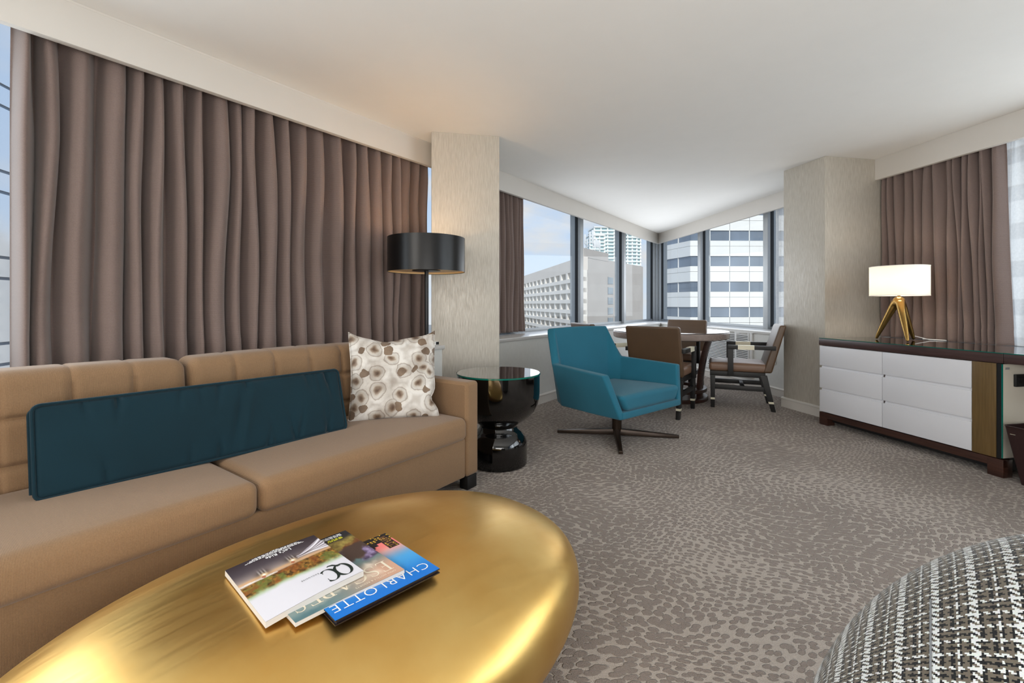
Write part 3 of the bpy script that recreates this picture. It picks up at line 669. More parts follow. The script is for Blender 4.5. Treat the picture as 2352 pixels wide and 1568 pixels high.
# ------------------------------------------------------------------ gold coffee table
ct = thing('coffee_table', 'low oval gold pebble-shaped coffee table in front of the sofa', 'coffee table', (-.451, 1.248, 0), .826)
ta, tb, tzc, tn = .788, .503, .166, 2.415
rings = []; tp = .392
for t in np.concatenate([np.linspace(-1, -.2, 12), np.linspace(-.1, .75, 18), np.linspace(.78, .999, 22)]):
    z = tzc+((tp-tzc) if t > 0 else tzc)*t
    r = (1-abs(t)**tn)**(1/2.2) if t > -.999 else 0
    if t < -.93: r = max(r, .42)
    z = max(z, 0.0)
    z = z if z < .365 else .365+.0155*math.tanh((z-.365)/.0155*.95)
    e = 2/2.2; rg = []
    for k in range(144):
        a = 2*PI*k/144; c, s_ = math.cos(a), math.sin(a)
        rg.append((ta*r*math.copysign(abs(c)**e, c), tb*r*math.copysign(abs(s_)**e, s_), z))
    rings.append(rg)
G().loft(rings).obj('top', 'gold', ct, smooth=True)

# ------------------------------------------------------------------ printed matter
def bil(c, u, v):
    """c = page corners: bottom-left, top-left, top-right, bottom-right"""
    c = [Vector(q) for q in c]; return (c[0]*(1-u)+c[3]*u)*(1-v)+(c[1]*(1-u)+c[2]*u)*v
def slab(name, c, thick, mat, parent, inset=0, sag=0, n=12):
    g = G(); vs = []
    for k in (0, 1):
        for i in range(n+1):
            for j in range(n+1):
                u = inset+(1-2*inset)*i/n; v = inset+(1-2*inset)*j/n; p = bil(c, u, v)
                p = p+Vector((0, 0, sag*math.sin(PI*i/n)*(1 if True else 0)))
                vs.append(p-Vector((0, 0, thick*k)))
    m = (n+1)*(n+1); fs = []
    for i in range(n):
        for j in range(n):
            a = i*(n+1)+j; fs.append((a, a+1, a+n+2, a+n+1)); fs.append((m+a, m+a+n+1, m+a+n+2, m+a+1))
    for i in range(n):
        a, b = i*(n+1), (i+1)*(n+1); fs.append((a, b, m+b, m+a)); a, b = i*(n+1)+n, (i+1)*(n+1)+n; fs.append((a, m+a, m+b, b))
        a, b = i, i+1; fs.append((a, m+a, m+b, b)); a, b = n*(n+1)+i, n*(n+1)+i+1; fs.append((a, b, m+b, m+a))
    o = g.add([tuple(q) for q in vs], fs).obj(name, mat, parent); return o
def cover(name, c, fn, parent, lift=.0008, nu=150, nv=170, sag=0):
    us = np.linspace(0, 1, nu); vs_ = np.linspace(0, 1, nv); Ug, Vg = np.meshgrid(us, vs_, indexing='ij')
    C = [np.array(q) for q in c]; U3, V3 = Ug[..., None], Vg[..., None]
    P = (C[0]*(1-U3)+C[3]*U3)*(1-V3)+(C[1]*(1-U3)+C[2]*U3)*V3; P[..., 2] += lift+sag*np.sin(PI*Ug)
    me = bpy.data.meshes.new(name)
    fs = [(i*nv+j, (i+1)*nv+j, (i+1)*nv+j+1, i*nv+j+1) for i in range(nu-1) for j in range(nv-1)]
    me.from_pydata(P.reshape(-1, 3).tolist(), [], fs)
    rgb = fn(Ug, Vg).reshape(-1, 3).clip(0, 1); rgb = np.where(rgb <= .04045, rgb/12.92, ((rgb+.055)/1.055)**2.4)
    at = me.color_attributes.new('Col', 'FLOAT_COLOR', 'POINT'); at.data.foreach_set('color', np.concatenate([rgb, np.ones((len(rgb), 1))], 1).astype(np.float32).ravel())
    me.materials.append(MT['cover']); o = bpy.data.objects.new(name, me); COL.objects.link(o); o.parent = parent
    if Vector(me.polygons[0].normal).z < 0: me.flip_normals()
    return o
def hexc(h): h = h.lstrip('#'); return np.array([int(h[i:i+2], 16)/255 for i in (0, 2, 4)])
def vnoise(U, V, f, seed, oct_=4):
    out = 0; amp = .5; tot = 0
    for o in range(oct_):
        fu, fv = f[0]*2**o, f[1]*2**o; r = np.random.default_rng(seed+o); T = r.random((int(fu)+3, int(fv)+3))
        x, y = U*fu, V*fv; i, j = x.astype(int), y.astype(int); a, b = x-i, y-j; a = a*a*(3-2*a); b = b*b*(3-2*b)
        out = out+amp*((T[i, j]*(1-a)+T[i+1, j]*a)*(1-b)+(T[i, j+1]*(1-a)+T[i+1, j+1]*a)*b); tot += amp; amp *= .5
    return out/tot
def blend(A, Bc, m): m = np.clip(m, 0, 1)[..., None]; return A*(1-m)+Bc*m
def sst(a, b, x): t = np.clip((x-a)/(b-a), 0, 1); return t*t*(3-2*t)
def glyphs(polys, name, c, mat, parent, lift=.0014, sag=0):
    """flat letter pieces given as quads/polygons in page units (u right, v up)"""
    g = G()
    for poly in polys:
        vs = []
        for (u, v) in poly:
            p = bil(c, u, v); vs.append((p.x, p.y, p.z+lift+sag*math.sin(PI*min(max(u, 0), 1))))
        g.add(vs, [tuple(range(len(vs)))])
    o = g.obj(name, mat, parent, fix=False)
    for p in o.data.polygons:
        pass
    return o
def stroke(pts, w):
    """variable-width stroke as a row of quads; w = half widths, pen held at an angle gives thick and thin"""
    out = []; n = len(pts); L_ = []
    for i in range(n):
        a = pts[max(i-1, 0)]; b = pts[min(i+1, n-1)]; dx, dy = b[0]-a[0], b[1]-a[1]; ln = math.hypot(dx, dy) or 1
        nx, ny = -dy/ln, dx/ln; h = w(i/(n-1), dx/ln, dy/ln) if callable(w) else w
        L_.append(((pts[i][0]+nx*h, pts[i][1]+ny*h), (pts[i][0]-nx*h, pts[i][1]-ny*h)))
    for i in range(n-1): out.append([L_[i][0], L_[i][1], L_[i+1][1], L_[i+1][0]])
    return out
def arcp(cx, cy, rx, ry, a0, a1, n=26): return [(cx+rx*math.cos(math.radians(a0+(a1-a0)*i/n)), cy+ry*math.sin(math.radians(a0+(a1-a0)*i/n))) for i in range(n+1)]
def serif(ch, contrast=.115, thin=.022):
    """serif capital in a unit-high box; returns (polys, advance)"""
    T, S = contrast/2, thin
    def pen(t, dx, dy): return S+(T-S)*abs(dy)**1.3
    R = lambda x0, x1, y0, y1: [[(x0, y0), (x1, y0), (x1, y1), (x0, y1)]]
    if ch == 'E': return R(.10, .10+2*T, 0, 1)+R(.02, .52, 0, 2*S)+R(.02, .52, 1-2*S, 1)+R(.1, .40, .5-S, .5+S)+[[(.52, 0), (.56, .2), (.54, .2), (.46, 2*S)], [(.46, 1-2*S), (.51, .82), (.53, .82), (.52, 1)]]+R(.385, .405, .40, .60), .64
    if ch == 'A': return stroke([(.36, 1), (.08, 0)], S)+stroke([(.36, 1), (.66, 0)], T)+R(.16, .58, .32, .32+2*S)+R(.0, .18, 0, 2*S)+R(.52, .78, 0, 2*S), .80
    if ch == 'P': return R(.10, .10+2*T, 0, 1)+R(.02, .32, 0, 2*S)+R(.02, .2, 1-2*S, 1)+stroke([(.15, 1-S), (.3, 1-S)]+arcp(.3, .74, .22, .24, 90, -90)+[(.15, .50)], pen), .60
    if ch == 'D': return R(.10, .10+2*T, 0, 1)+R(.02, .2, 0, 2*S)+R(.02, .2, 1-2*S, 1)+stroke([(.15, 1-S), (.28, 1-S)]+arcp(.28, .5, .40, .48, 90, -90)+[(.15, S)], pen), .78
    if ch == 'C': return stroke(arcp(.45, .5, .38, .48, 50, 312, 40), pen)+R(.66, .69, .68, .97)+R(.66, .69, .05, .26), .78
    if ch == 'Q': return stroke(arcp(.46, .5, .38, .48, 0, 360, 48), pen)+stroke([(.36, .10), (.52, .10), (.70, -.10), (.92, -.16), (1.0, -.10)], lambda t, dx, dy: .05*math.sin(PI*min(1, t+.12))+.012), .90
    if ch == 'S':
        p = arcp(.30, .75, .20, .23, 20, 262, 26)+arcp(.29, .25, .235, .24, 82, -160, 26)
        def ps(t, dx, dy): return S*.9+(T*1.15-S)*(abs(dx)*.15+math.exp(-((t-.5)/.2)**2)*.95)
        return stroke(p, ps)+R(.48, .505, .72, .97)+R(.055, .08, .03, .30), .60
def word(text, u0, v0, h, asp, gap=.06, **k):
    out = []; x = u0
    for ch in text:
        P, adv = serif(ch, **k)
        out += [[(x+q[0]*h*asp, v0+q[1]*h) for q in poly] for poly in P]; x += (adv+gap)*h*asp
    return out, x
def sans_text(text, u0, v0, h, asp, c, name, mat, parent, lift=.0014, thin=0.0, space=1.1, sag=0, maxw=None):
    cu = bpy.data.curves.new('t', 'FONT'); cu.body = text; cu.size = 1.0; cu.space_character = space; cu.offset = thin; cu.fill_mode = 'FRONT'; cu.resolution_u = 3
    ob = bpy.data.objects.new('t', cu); me = bpy.data.meshes.new_from_object(ob)
    vs = np.array([v.co for v in me.vertices]); k = h/.70
    sx = k*asp
    if maxw: sx = min(sx, maxw/max(vs[:, 0].max(), .01))
    g = G(); P = []
    for v in vs:
        u = u0+v[0]*sx; w = v0+v[1]*k; p = bil(c, u, w); P.append((p.x, p.y, p.z+lift+sag*math.sin(PI*min(max(u, 0), 1))))
    g.add(P, [tuple(f.vertices) for f in me.polygons]); bpy.data.objects.remove(ob); bpy.data.curves.remove(cu)
    return g.obj(name, mat, parent, fix=False)
def relc(c, base): return [tuple(Vector(q)-Vector(base)) for q in c]

# hardback picture book at the bottom of the fan
cb = [(-.3658, 1.317, .391), (-.1803, 1.1404, .391), (-.3679, .9514, .391), (-.5534, 1.128, .391)]
base = (-.3668, 1.134, .380); bk = thing('book', 'blue hardback city picture book lying lowest in the fan on the gold table', 'book', base); c = relc(cb, base)
slab('back_board', [(q[0], q[1], q[2]-.0085) for q in c], .0026, 'book_board', bk)
slab('pages', [(q[0], q[1], q[2]-.002) for q in c], .0065, 'book_board', bk, inset=.015)
slab('front_board', c, .002, 'book_board', bk)
def charlotte(U, V):
    col = blend(hexc('#e8a59b')+0*U[..., None], hexc('#4aa3e0'), sst(.28, .58, V)); col = blend(col, hexc('#1273cf'), sst(.55, .95, V))
    col = blend(hexc('#f07f7a')+0*U[..., None], col, sst(.22, .36, V))
    r = np.random.default_rng(3); sk = np.zeros_like(U); x = 0
    while x < 1:
        w = r.uniform(.04, .10); h = r.uniform(.10, .26)*(1.25 if .05 < x < .25 else 1); sk = np.where((U >= x) & (U < x+w) & (V < h), 1, sk); x += w*r.uniform(.8, 1.1)
    sk = np.where((U > .02) & (U < .13) & (V < .33), 1, sk)
    col = blend(col, hexc('#1a1718'), sk)
    wn = (np.floor(U*60) % 2 == 0) & (np.floor(V*60) % 2 == 0) & (vnoise(U, V, (30, 30), 8, 1) > .55) & (sk > 0)
    col = blend(col, hexc('#e0b53a'), wn.astype(float))
    tw = ((U > .035) & (U < .115) & (V > .05) & (V < .31) & (np.floor(V*46) % 2 == 0)).astype(float); col = blend(col, hexc('#8a5a3a'), tw*.8)
    return col
cover('front_cover', c, charlotte, bk)
sans_text('CHARLOTTE', .035, .80, .115, 1.0, c, 'title', 'ink_white', bk, thin=-.012, space=1.12, maxw=.93)
# magazine in the middle
ce = [(-.4789, 1.313, .401), (-.2632, 1.119, .401), (-.4499, .9495, .3885), (-.6656, 1.1435, .3885)]
base = (-.4644, 1.131, .388); mg = thing('magazine', 'grey-teal travel magazine between the blue book and the white magazine', 'magazine', base); c = relc(ce, base)
slab('pages', c, .0085, 'paper', mg, sag=.0015)
def escapes(U, V):
    n = vnoise(U, V, (7, 6), 21); n2 = vnoise(U, V, (22, 18), 33)
    col = blend(hexc('#3f646c')+0*U[..., None], hexc('#6f8a8c'), n)
    cl = sst(.60, .72, V+.25*(n-.5))*(1-sst(.80, .95, V-.10*U)); col = blend(col, hexc('#d9a58a'), sst(.2, .9, 1-U)*sst(.55, .85, V)*.9)
    col = blend(col, hexc('#f2e3cf'), cl*sst(.35, .6, vnoise(U, V, (5, 5), 5))*(1-U*.8))
    rk = blend(hexc('#3f3048')+0*U[..., None], hexc('#a594ba'), n2*1.7-.3); rk = blend(rk, hexc('#4a3a33'), sst(.45, .6, n))
    col = blend(rk, col, sst(.55, .60, V+.16*(n-.5)+.10*(U-.4)))
    hl = blend(hexc('#54401f')+0*U[..., None], hexc('#b3a055'), n2*1.5-.25); hl = blend(hl, hexc('#6d3b22'), sst(.5, .65, n))
    col = blend(hl, col, sst(.32, .38, V+.2*(n-.5)-.12*(U-.3)))
    col = blend(hexc('#22252b')+0*U[..., None], col, sst(.08, .17, V+.08*(n-.5)))
    col = blend(col, hexc('#4b6f76'), sst(.94, .97, V)*.0)
    return col
cover('front_cover', c, escapes, mg, sag=.0015)
P, xe = word('ESCAPES', .05, .755, .165, .80, gap=.05)
k = .92/(xe-.05); P = [[(.05+(u-.05)*k, v) for u, v in q] for q in P]
glyphs(P, 'title', c, 'ink_cream', mg, sag=.0015)
sans_text('OMNI HOTELS & RESORTS', .06, .945, .022, 1.0, c, 'small_title', 'ink_cream', mg, sag=.0015, maxw=.5)
def micro(u0, v0, w, h, c, mat, parent, seed, sag=0):
    """print too small to read: a row of word-length dashes"""
    r = np.random.default_rng(seed); x = u0; P = []
    while x < u0+w:
        l = r.uniform(.018, .05); P.append([(x, v0), (min(x+l, u0+w), v0), (min(x+l, u0+w), v0+h), (x, v0+h)]); x += l+.009
    return glyphs(P, 'caption', c, mat, parent, sag=sag)
for i in range(2): micro(.10, .112-.022*i, .16, .014, c, 'ink_yellow', mg, 5+i, .0015)
for i in range(3): micro(.08, .062-.017*i, .26, .008, c, 'ink_white', mg, 8+i, .0015)
# magazine on top
cq = [(-.5464, 1.2592, .4145), (-.3543, 1.091, .4145), (-.5099, .9459, .3925), (-.7089, 1.1294, .3925)]
base = (-.5299, 1.106, .397); mq = thing('magazine', 'white-topped magazine with autumn trees and road cover, uppermost on the gold table', 'magazine', base); c = relc(cq, base)
SG = .003
slab('pages', c, .0125, 'paper', mq, sag=SG)
def qc(U, V):
    n = vnoise(U, V, (8, 8), 51); n2 = vnoise(U, V, (40, 36), 61)
    col = np.ones(U.shape+(3,))*hexc('#d9d7de')
    tr = blend(hexc('#3a2a14')+0*U[..., None], hexc('#c08a3c'), n2*1.6-.35); tr = blend(tr, hexc('#6b7a3a'), sst(.52, .62, n)*.7); tr = blend(tr, hexc('#8a4a22'), sst(.55, .7, vnoise(U, V, (12, 12), 77))*.6)
    col = blend(col, hexc('#9fb48a'), sst(.65, .56, V+.05*(n-.5)) if False else 1-sst(.58, .66, V+.06*(n-.5)))
    col = blend(col, tr, 1-sst(.555, .61, V+.07*(n-.5)))
    road = blend(hexc('#4a4248')+0*U[..., None], hexc('#a69890'), sst(.16, .40, V)); road = blend(road, hexc('#d8a878'), np.exp(-((V-.37)/.03)**2)*.8)
    edge = .40+.04*(U-.5); col = blend(col, road, 1-sst(edge-.01, edge+.015, V))
    col = blend(col, hexc('#332b31'), 1-sst(.0, .22, V))
    rail = (np.abs(V-(.43-.03*U)) < .008) | (np.abs(V-(.415-.03*U)) < .004); col = blend(col, hexc('#e9e2dc'), rail*(U > .62)*.8)
    for (uu, vv, s_) in ((.42, .33, 1.0), (.74, .36, .9)):
        d = ((U-uu)/.07)**2+((V-vv+.035)/.06)**2; col = blend(col, hexc('#241a18'), np.exp(-d*1.2)*.8)
        for q in (-.03, .0, .03): col = blend(col, hexc('#cfcac6'), np.exp(-((U-uu-q)/.008)**2)*np.exp(-((V-vv+.05)/.05)**2)*.7)
        d2 = ((U-uu)/.035)**2+((V-vv)/.03)**2; col = blend(col, hexc('#ffd9a0'), np.exp(-d2)); col = blend(col, hexc('#ffffff'), np.exp(-d2*6))
        d3 = ((U-uu-.015)/.02)**2+((V-vv-.035)/.02)**2; col = blend(col, hexc('#9a4a34'), (d3 < 1)*.7)
    # white arched guard rails of the bridge at the lower left
    fan = (U < .36)
    col = blend(col, hexc('#b9b2bd'), fan*(V > .10+.58*U)*(V < .335-.10*U)*.8)
    for v0, wd in ((.12, .016), (.185, .007), (.235, .010), (.275, .006), (.325, .010)):
        cv = v0+(.305-v0)*(1-(1-np.clip(U/.36, 0, 1))**1.7); col = blend(col, hexc('#f4f1f7'), np.exp(-((V-cv)/wd)**2)*fan)
    for v0 in (.16, .21, .26):
        cv = v0+(.305-v0)*(1-(1-np.clip(U/.36, 0, 1))**1.7); col = blend(col, hexc('#4a3d40'), np.exp(-((V-cv)/.006)**2)*fan*.8)
    return col
cover('front_cover', c, qc, mq, sag=SG)
P, xe = word('QC', .04, .725, .22, .90, gap=-.14, contrast=.17, thin=.012)
glyphs(P, 'title', c, 'ink_dark', mq, sag=SG)
sans_text('EXCLUSIVE', .345, .725, .02, 1.0, c, 'small_title', 'ink_dark', mq, sag=SG, space=1.4)
P, xe = [], 0
sans_text("Let's Ride", .33, .085, .045, 1.0, c, 'headline', 'ink_white', mq, sag=SG, thin=.02)
for i in range(4): micro(.16+.02*i, .062-.014*i, .66-.05*i, .008, c, 'ink_white', mq, 20+i, SG)
micro(.44, .008, .08, .006, c, 'ink_white', mq, 30, SG)

# ------------------------------------------------------------------ blue swivel chair
ac = thing('armchair', 'blue wool swivel armchair on a four-pointed dark metal base', 'armchair', (.84, 3.665, 0), math.radians(39.7))
def sec(u, pts): return [(u*p[0], -p[1], p[2]) for p in pts]
S0 = [(.395, .335, .245), (.50, .262, .556), (.438, .268, .562), (.335, .335, .25)]
S0b = [(.39, .06, .243), (.482, -.0, .568), (.42, -.0, .574), (.325, .06, .25)]
S1 = [(.375, -.25, .245), (.452, -.285, .582), (.392, -.262, .586), (.315, -.215, .25)]
S2 = [(.318, -.352, .255), (.358, -.435, .850), (.335, -.368, .856), (.275, -.285, .26)]
S3 = [(.10, -.362, .258), (.12, -.448, .856), (.115, -.380, .862), (.09, -.29, .26)]
secs = [sec(-1, s) for s in (S0, S0b, S1, S2, S3)]+[sec(1, s) for s in (S3, S2, S1, S0b, S0)]
G().loft(secs).obj('shell', 'blue', ac, bevel=.018, seg=4)
def seat2(P, Nn):
    x, y, z = P[..., 0], P[..., 1], P[..., 2]; P = P.copy(); k = 1-.16*((y+.31)/.62)
    P[..., 0] = x*k*(1+.10*(z/.06)); P[..., 2] = z+np.where(z > 0, .020*(1-(x/.36)**2)*(1-((y)/.34)**2).clip(0, 1), 0)-.015*(y+.31)/.62+np.where(y < -.2, .0, 0); return P
rounded_box((.70, .62, .115), .035, (16, 16, 3), seat2, (0, -.025, .350)).obj('seat_cushion', 'blue', ac, smooth=True)
G().hexa([(-.375, -.338, .247), (.375, -.338, .247), (.31, .33, .25), (-.31, .33, .25)], [(-.372, -.338, .296), (.372, -.338, .296), (.31, .33, .30), (-.31, .33, .30)]).obj('seat_base', 'blue', ac, bevel=.012, seg=3)
G().lathe([(.0, .02), (.036, .02), (.038, .05), (.038, .25), (0, .25)], 28).obj('stem', 'dark_bronze', ac, smooth=True)
for k in range(4):
    a = math.radians(-9.6+90*k-39.7); ca, sa = math.cos(a), math.sin(a)
    def q(r, w, z): return (r*ca-w*sa, r*sa+w*ca, z)
    G().hexa([q(.02, -.028, .012), q(.475, -.016, .004), q(.475, .016, .004), q(.02, .028, .012)], [q(.02, -.022, .058), q(.475, -.013, .026), q(.475, .013, .026), q(.02, .022, .058)]).obj('leg', 'dark_bronze', ac, bevel=.004)

# ------------------------------------------------------------------ dining set
dt = thing('dining_table', 'round dark wood dining table with glass top in the corner windows', 'dining table', (1.79, 5.2, 0))
G().lathe([(0, .675), (.60, .675), (.62, .685), (.624, .70), (.624, .742), (.62, .747), (0, .747)], 80).obj('top', 'lit_topwood', dt, smooth=True)
G().lathe([(0, .7475), (.618, .7475), (.62, .749), (.62, .754), (.618, .756), (0, .756)], 80).obj('glass_top', plain('table_top_glass', '#4b4544', .03, .02, coat=.8, coatr=.01), dt, smooth=True)
G().lathe([(0, 0), (.40, 0), (.41, .008), (.41, .035), (.40, .045), (0, .045)], 64).obj('base', 'walnut', dt, smooth=True)
G().lathe([(.30, .10), (.395, .10), (.395, .135), (.30, .135), (.30, .10)], 64, cap=False).obj('ring', 'walnut', dt, bevel=.003)
for k in range(4):
    a = math.radians(-32+90*k); ca, sa = math.cos(a), math.sin(a); rg = []
    for t in np.linspace(0, 1, 12):
        r = .325+.10*t**2.2; w = .032+.02*t; d = .03; z = .04+.64*t
        rg.append([(rr*ca-ww*sa, rr*sa+ww*ca, z) for rr, ww in ((r-d, -w), (r+d, -w), (r+d, w), (r-d, w))])
    G().loft(rg).obj('leg', 'walnut', dt, bevel=.004)
def dining_chair(label, loc, f):
    t = thing('dining_chair', label, 'chair', (loc[0], loc[1], 0), math.atan2(f[1], f[0])-PI/2, 'leather dining chairs round the corner table')
    def sw(P, Nn):
        x, y, z = P[..., 0], P[..., 1], P[..., 2]; P = P.copy(); P[..., 2] = z+np.where(z > 0, .022*(1-(x/.25)**2).clip(0, 1)*(1-(y/.27)**2).clip(0, 1), 0); return P
    rounded_box((.49, .53, .085), .03, (10, 10, 3), sw, (0, .045, .418)).obj('seat', 'leather', t, smooth=True)
    def bw(P, Nn):
        x, y, z = P[..., 0], P[..., 1], P[..., 2]; P = P.copy(); h = (z+.235)/.47
        P[..., 1] = y*(1-.25*h)-.135*h+.012*np.where(Nn[..., 1] > .5, (1-(x/.25)**2)*np.sin(PI*h.clip(0, 1)), 0); return P
    rounded_box((.50, .08, .47), .02, (8, 3, 10), bw, (0, -.215, .612)).obj('backrest', 'leather_dark', t, smooth=True)
    G().box(-.235, .235, -.20, .30, .325, .376).obj('seat_frame', 'ebony', t, bevel=.004)
    for s in (-1, 1):
        x = s*.213
        L1 = G().hexa([(x-.018, .255, 0), (x+.018, .255, 0), (x+.018, .291, 0), (x-.018, .291, 0)], [(x-.023, .25, .33), (x+.023, .25, .33), (x+.023, .298, .33), (x-.023, .298, .33)]).obj('leg', 'ebony', t, bevel=.003)
        G().box(x-.020, x+.020, .253, .293, .082, .102).obj('leg_band', 'cream', L1)
        L2 = G().hexa([(x-.018, -.29, 0), (x+.018, -.29, 0), (x+.018, -.25, 0), (x-.018, -.25, 0)], [(x-.023, -.215, .35), (x+.023, -.215, .35), (x+.023, -.155, .35), (x-.023, -.155, .35)]).obj('leg', 'ebony', t, bevel=.003)
        G().hexa([(x-.0205, -.274, .078), (x+.0205, -.274, .078), (x+.0205, -.229, .078), (x-.0205, -.229, .078)], [(x-.0208, -.270, .098), (x+.0208, -.270, .098), (x+.0208, -.224, .098), (x-.0208, -.224, .098)]).obj('leg_band', 'cream', L2)
        G().hexa([(x-.012, -.235, .19), (x+.012, -.235, .19), (x+.012, .265, .19), (x-.012, .265, .19)], [(x-.012, -.225, .235), (x+.012, -.225, .235), (x+.012, .265, .235), (x-.012, .265, .235)]).obj('stretcher', 'ebony', t, bevel=.002)
        xa = s*.262
        ar = G().box(xa-.02, xa+.02, -.285, .135, .605, .645).obj('arm', 'ebony', t, bevel=.003)
        G().box(xa-.0215, xa+.0215, -.10, .045, .6035, .6465).obj('inlay', 'cream', ar)
        G().box(xa-.018, xa+.018, .085, .135, .335, .606).obj('arm_post', 'ebony', t, bevel=.003)
    G().box(-.21, .21, -.02, .015, .20, .23).obj('stretcher', 'ebony', t, bevel=.002)
    return t
ch = dining_chair('brown leather dining armchair seen side-on beside the right pillar', (2.395, 4.773), (-.914, .403))
def chair_at(label, loc, f): return dup(ch, (loc[0], loc[1], 0), math.atan2(f[1], f[0])-PI/2, label)
chair_at('brown leather dining armchair with its flat back turned, right behind the blue armchair', (1.495, 4.515), (.57, .82))
chair_at('brown leather dining armchair on the far side of the table, facing the camera', (2.12, 5.80), (-.6, -.8))
chair_at('brown leather dining armchair mostly hidden behind the blue armchair by the left ledge', (1.09, 5.05), (.95, .3))

# ------------------------------------------------------------------ white dresser and desk
CO, CR = (2.714, 4.031, 0), math.atan2(-.98, .198)
cz = thing('dresser', 'low white six-drawer dresser with dark top and bronze end panel', 'dresser', CO, CR)
CD = .60
G().box(.005, 1.262, .02, CD, .113, .70).obj('body', 'topwood', cz, bevel=.002)
G().box(-.004, 1.296, -.006, CD, .694, .752).obj('top', 'topwood', cz, bevel=.003)
G().box(.0, 1.296, -.004, CD, .7525, .757).obj('glass_top', 'dark_mirror', cz)
G().box(-.002, 1.296, -.0065, -.0042, .7522, .7572).obj('glass_edge', 'glass_edge', cz)
for (a, b) in ((.0, .554), (.558, 1.131)):
    for (z0, z1) in ((.518, .688), (.321, .497), (.115, .300)):
        d = G().box(a, b, -.002, .019, z0, z1).obj('drawer', 'white_gloss', cz, bevel=.002)
        if z1 < .6: G().hexa([(a+.012, .006, z1-.004), (b-.001, .006, z1-.004), (b-.001, .0195, z1-.004), (a+.012, .0195, z1-.004)], [(a+.012, .012, z1+.02), (b-.001, .012, z1+.02), (b-.001, .0195, z1+.02), (a+.012, .0195, z1+.02)]).obj('finger_lip', 'white_gloss', d)
G().box(1.1335, 1.258, -.002, .019, .113, .69).obj('end_front', 'bronze', cz, bevel=.002)
G().box(1.2585, 1.282, .002, CD, .113, .69).obj('edge_post', 'ebony', cz)
G().box(1.2825, 1.2895, .004, CD-.01, .118, .688).obj('side_glass', 'creampanel', cz)
G().box(1.2825, 1.290, .002, .0042, .118, .688).obj('side_glass_edge', 'glass_edge', cz)
G().box(.0, 1.296, -.004, .03, .062, .109).box(.0, 1.296, CD-.03, CD, .062, .109).obj('plinth_rail', 'walnut', cz, bevel=.002)
G().box(.03, 1.27, .05, CD-.04, .03, .1125).obj('plinth_shadow', 'black', cz)
for x in (.0, 1.215):
    for y in (-.005, CD-.075): G().box(x, x+.081, y, y+.075, 0, .108).obj('leg', 'walnut', cz, bevel=.003)
pb = G().box(1.290, 1.305, .085, .30, .55, .625).obj('power_box', 'black', cz, bevel=.003)
for y in (.12, .20, .27): G().box(1.3045, 1.3075, y-.02, y+.02, .57, .605).obj('socket', 'black_satin', pb, bevel=.001)
G().box(1.2898, 1.2905, .02, .055, .655, .668).obj('sticker', 'alu', cz)
DD = .53
dk = thing('desk', 'dark desk top with glass sheet running on from the white dresser', 'desk', CO, CR)
G().box(1.298, 2.7, -.006, DD, .694, .752).obj('top', 'topwood', dk, bevel=.003)
G().box(1.298, 2.7, -.004, DD, .7525, .757).obj('glass_top', 'dark_mirror', dk)
G().box(1.298, 2.7, -.0065, -.0042, .7522, .7572).obj('glass_edge', 'glass_edge', dk)
G().box(2.60, 2.66, .02, DD-.02, 0, .694).obj('support', 'walnut', dk, bevel=.003)
G().box(1.30, 2.60, DD-.03, DD-.01, .40, .694).obj('modesty_panel', 'topwood', dk)
# waste basket under the desk
wb = thing('waste_basket', 'dark brown tapered leatherette waste basket under the desk edge', 'waste basket', (3.07, 2.60, 0), CR)
def sq(h, z, r=.012):
    return [(x, y, z) for x, y, _ in rrect(h, h, r, 0, 3)]
G().loft([sq(.088, 0), sq(.135, .335), sq(.129, .335), sq(.083, .01)]).obj('body', 'wenge', wb, smooth=True)
G().tube(rrect(.134, .134, .014, .335, 4), .005, 6, True).obj('rim', 'wenge', wb, smooth=True)
for i in range(4): G().box(-.11, -.085, -.1335+.0045*(i+1), -.131+.0045*(i+1), .29-.02*i, .2915-.02*i).obj('stitch', 'cream', wb)

# table lamp
tl = thing('table_lamp', 'lit table lamp with white drum shade on a brass three-legged base', 'table lamp', (3.15, 3.722, .757))
feet = [(3.076-3.15, 3.861-3.722), (3.073-3.15, 3.55-3.722), (3.30-3.15, 3.755-3.722)]
g = G()
for fx, fy in feet:
    P = []; R_ = []
    for t in np.linspace(0, 1, 16):
        e = .13+.87*t; P.append((fx*e, fy*e, .305*(1-t)**.94+.006)); R_.append(.021*(1-t)**.7+.0105)
    g.tube(P, R_, 16)
g.lathe([(0, .272), (.026, .276), (.038, .290), (.043, .312), (.039, .336), (.026, .352), (.010, .358), (0, .358)], 32)
lb = g.obj('body', 'brass', tl, smooth=True)
md = lb.modifiers.new('blend', 'REMESH'); md.mode = 'VOXEL'; md.voxel_size = .0042; md.use_smooth_shade = True
md = lb.modifiers.new('soften', 'SMOOTH'); md.factor = .6; md.iterations = 14
G().lathe([(0, .35), (.010, .35), (.010, .40), (0, .40)], 16).obj('neck', 'brass', tl, smooth=True)
G().lathe([(.192, .363), (.192, .603)], 64, cap=False).obj('shade', 'shade', tl, smooth=True)
G().lathe([(.191, .365), (.1935, .363), (.1935, .368), (.191, .370), (.191, .365)], 64, cap=False).lathe([(.191, .598), (.1935, .598), (.1935, .603), (.191, .603), (.191, .598)], 64, cap=False).obj('shade_rim', 'white', tl, smooth=True)
G().lathe([(0, .42), (.02, .425), (.03, .46), (.018, .50), (0, .505)], 20).obj('bulb', emis('lamp_bulb', '#ffd9a0', 10), tl, smooth=True)
G().tube([(0.145, .03, .02), (.17, .06, .035), (.25, .0, .006), (.33, -.06, .004), (.36, -.02, .004), (.30, .12, .004)], .003, 6).obj('cord', 'white', tl, smooth=True)
lamp('table_lamp_light', 'POINT', (3.15, 3.722, .757+.47), 7, (1, .86, .69), shadow_soft_size=.05)

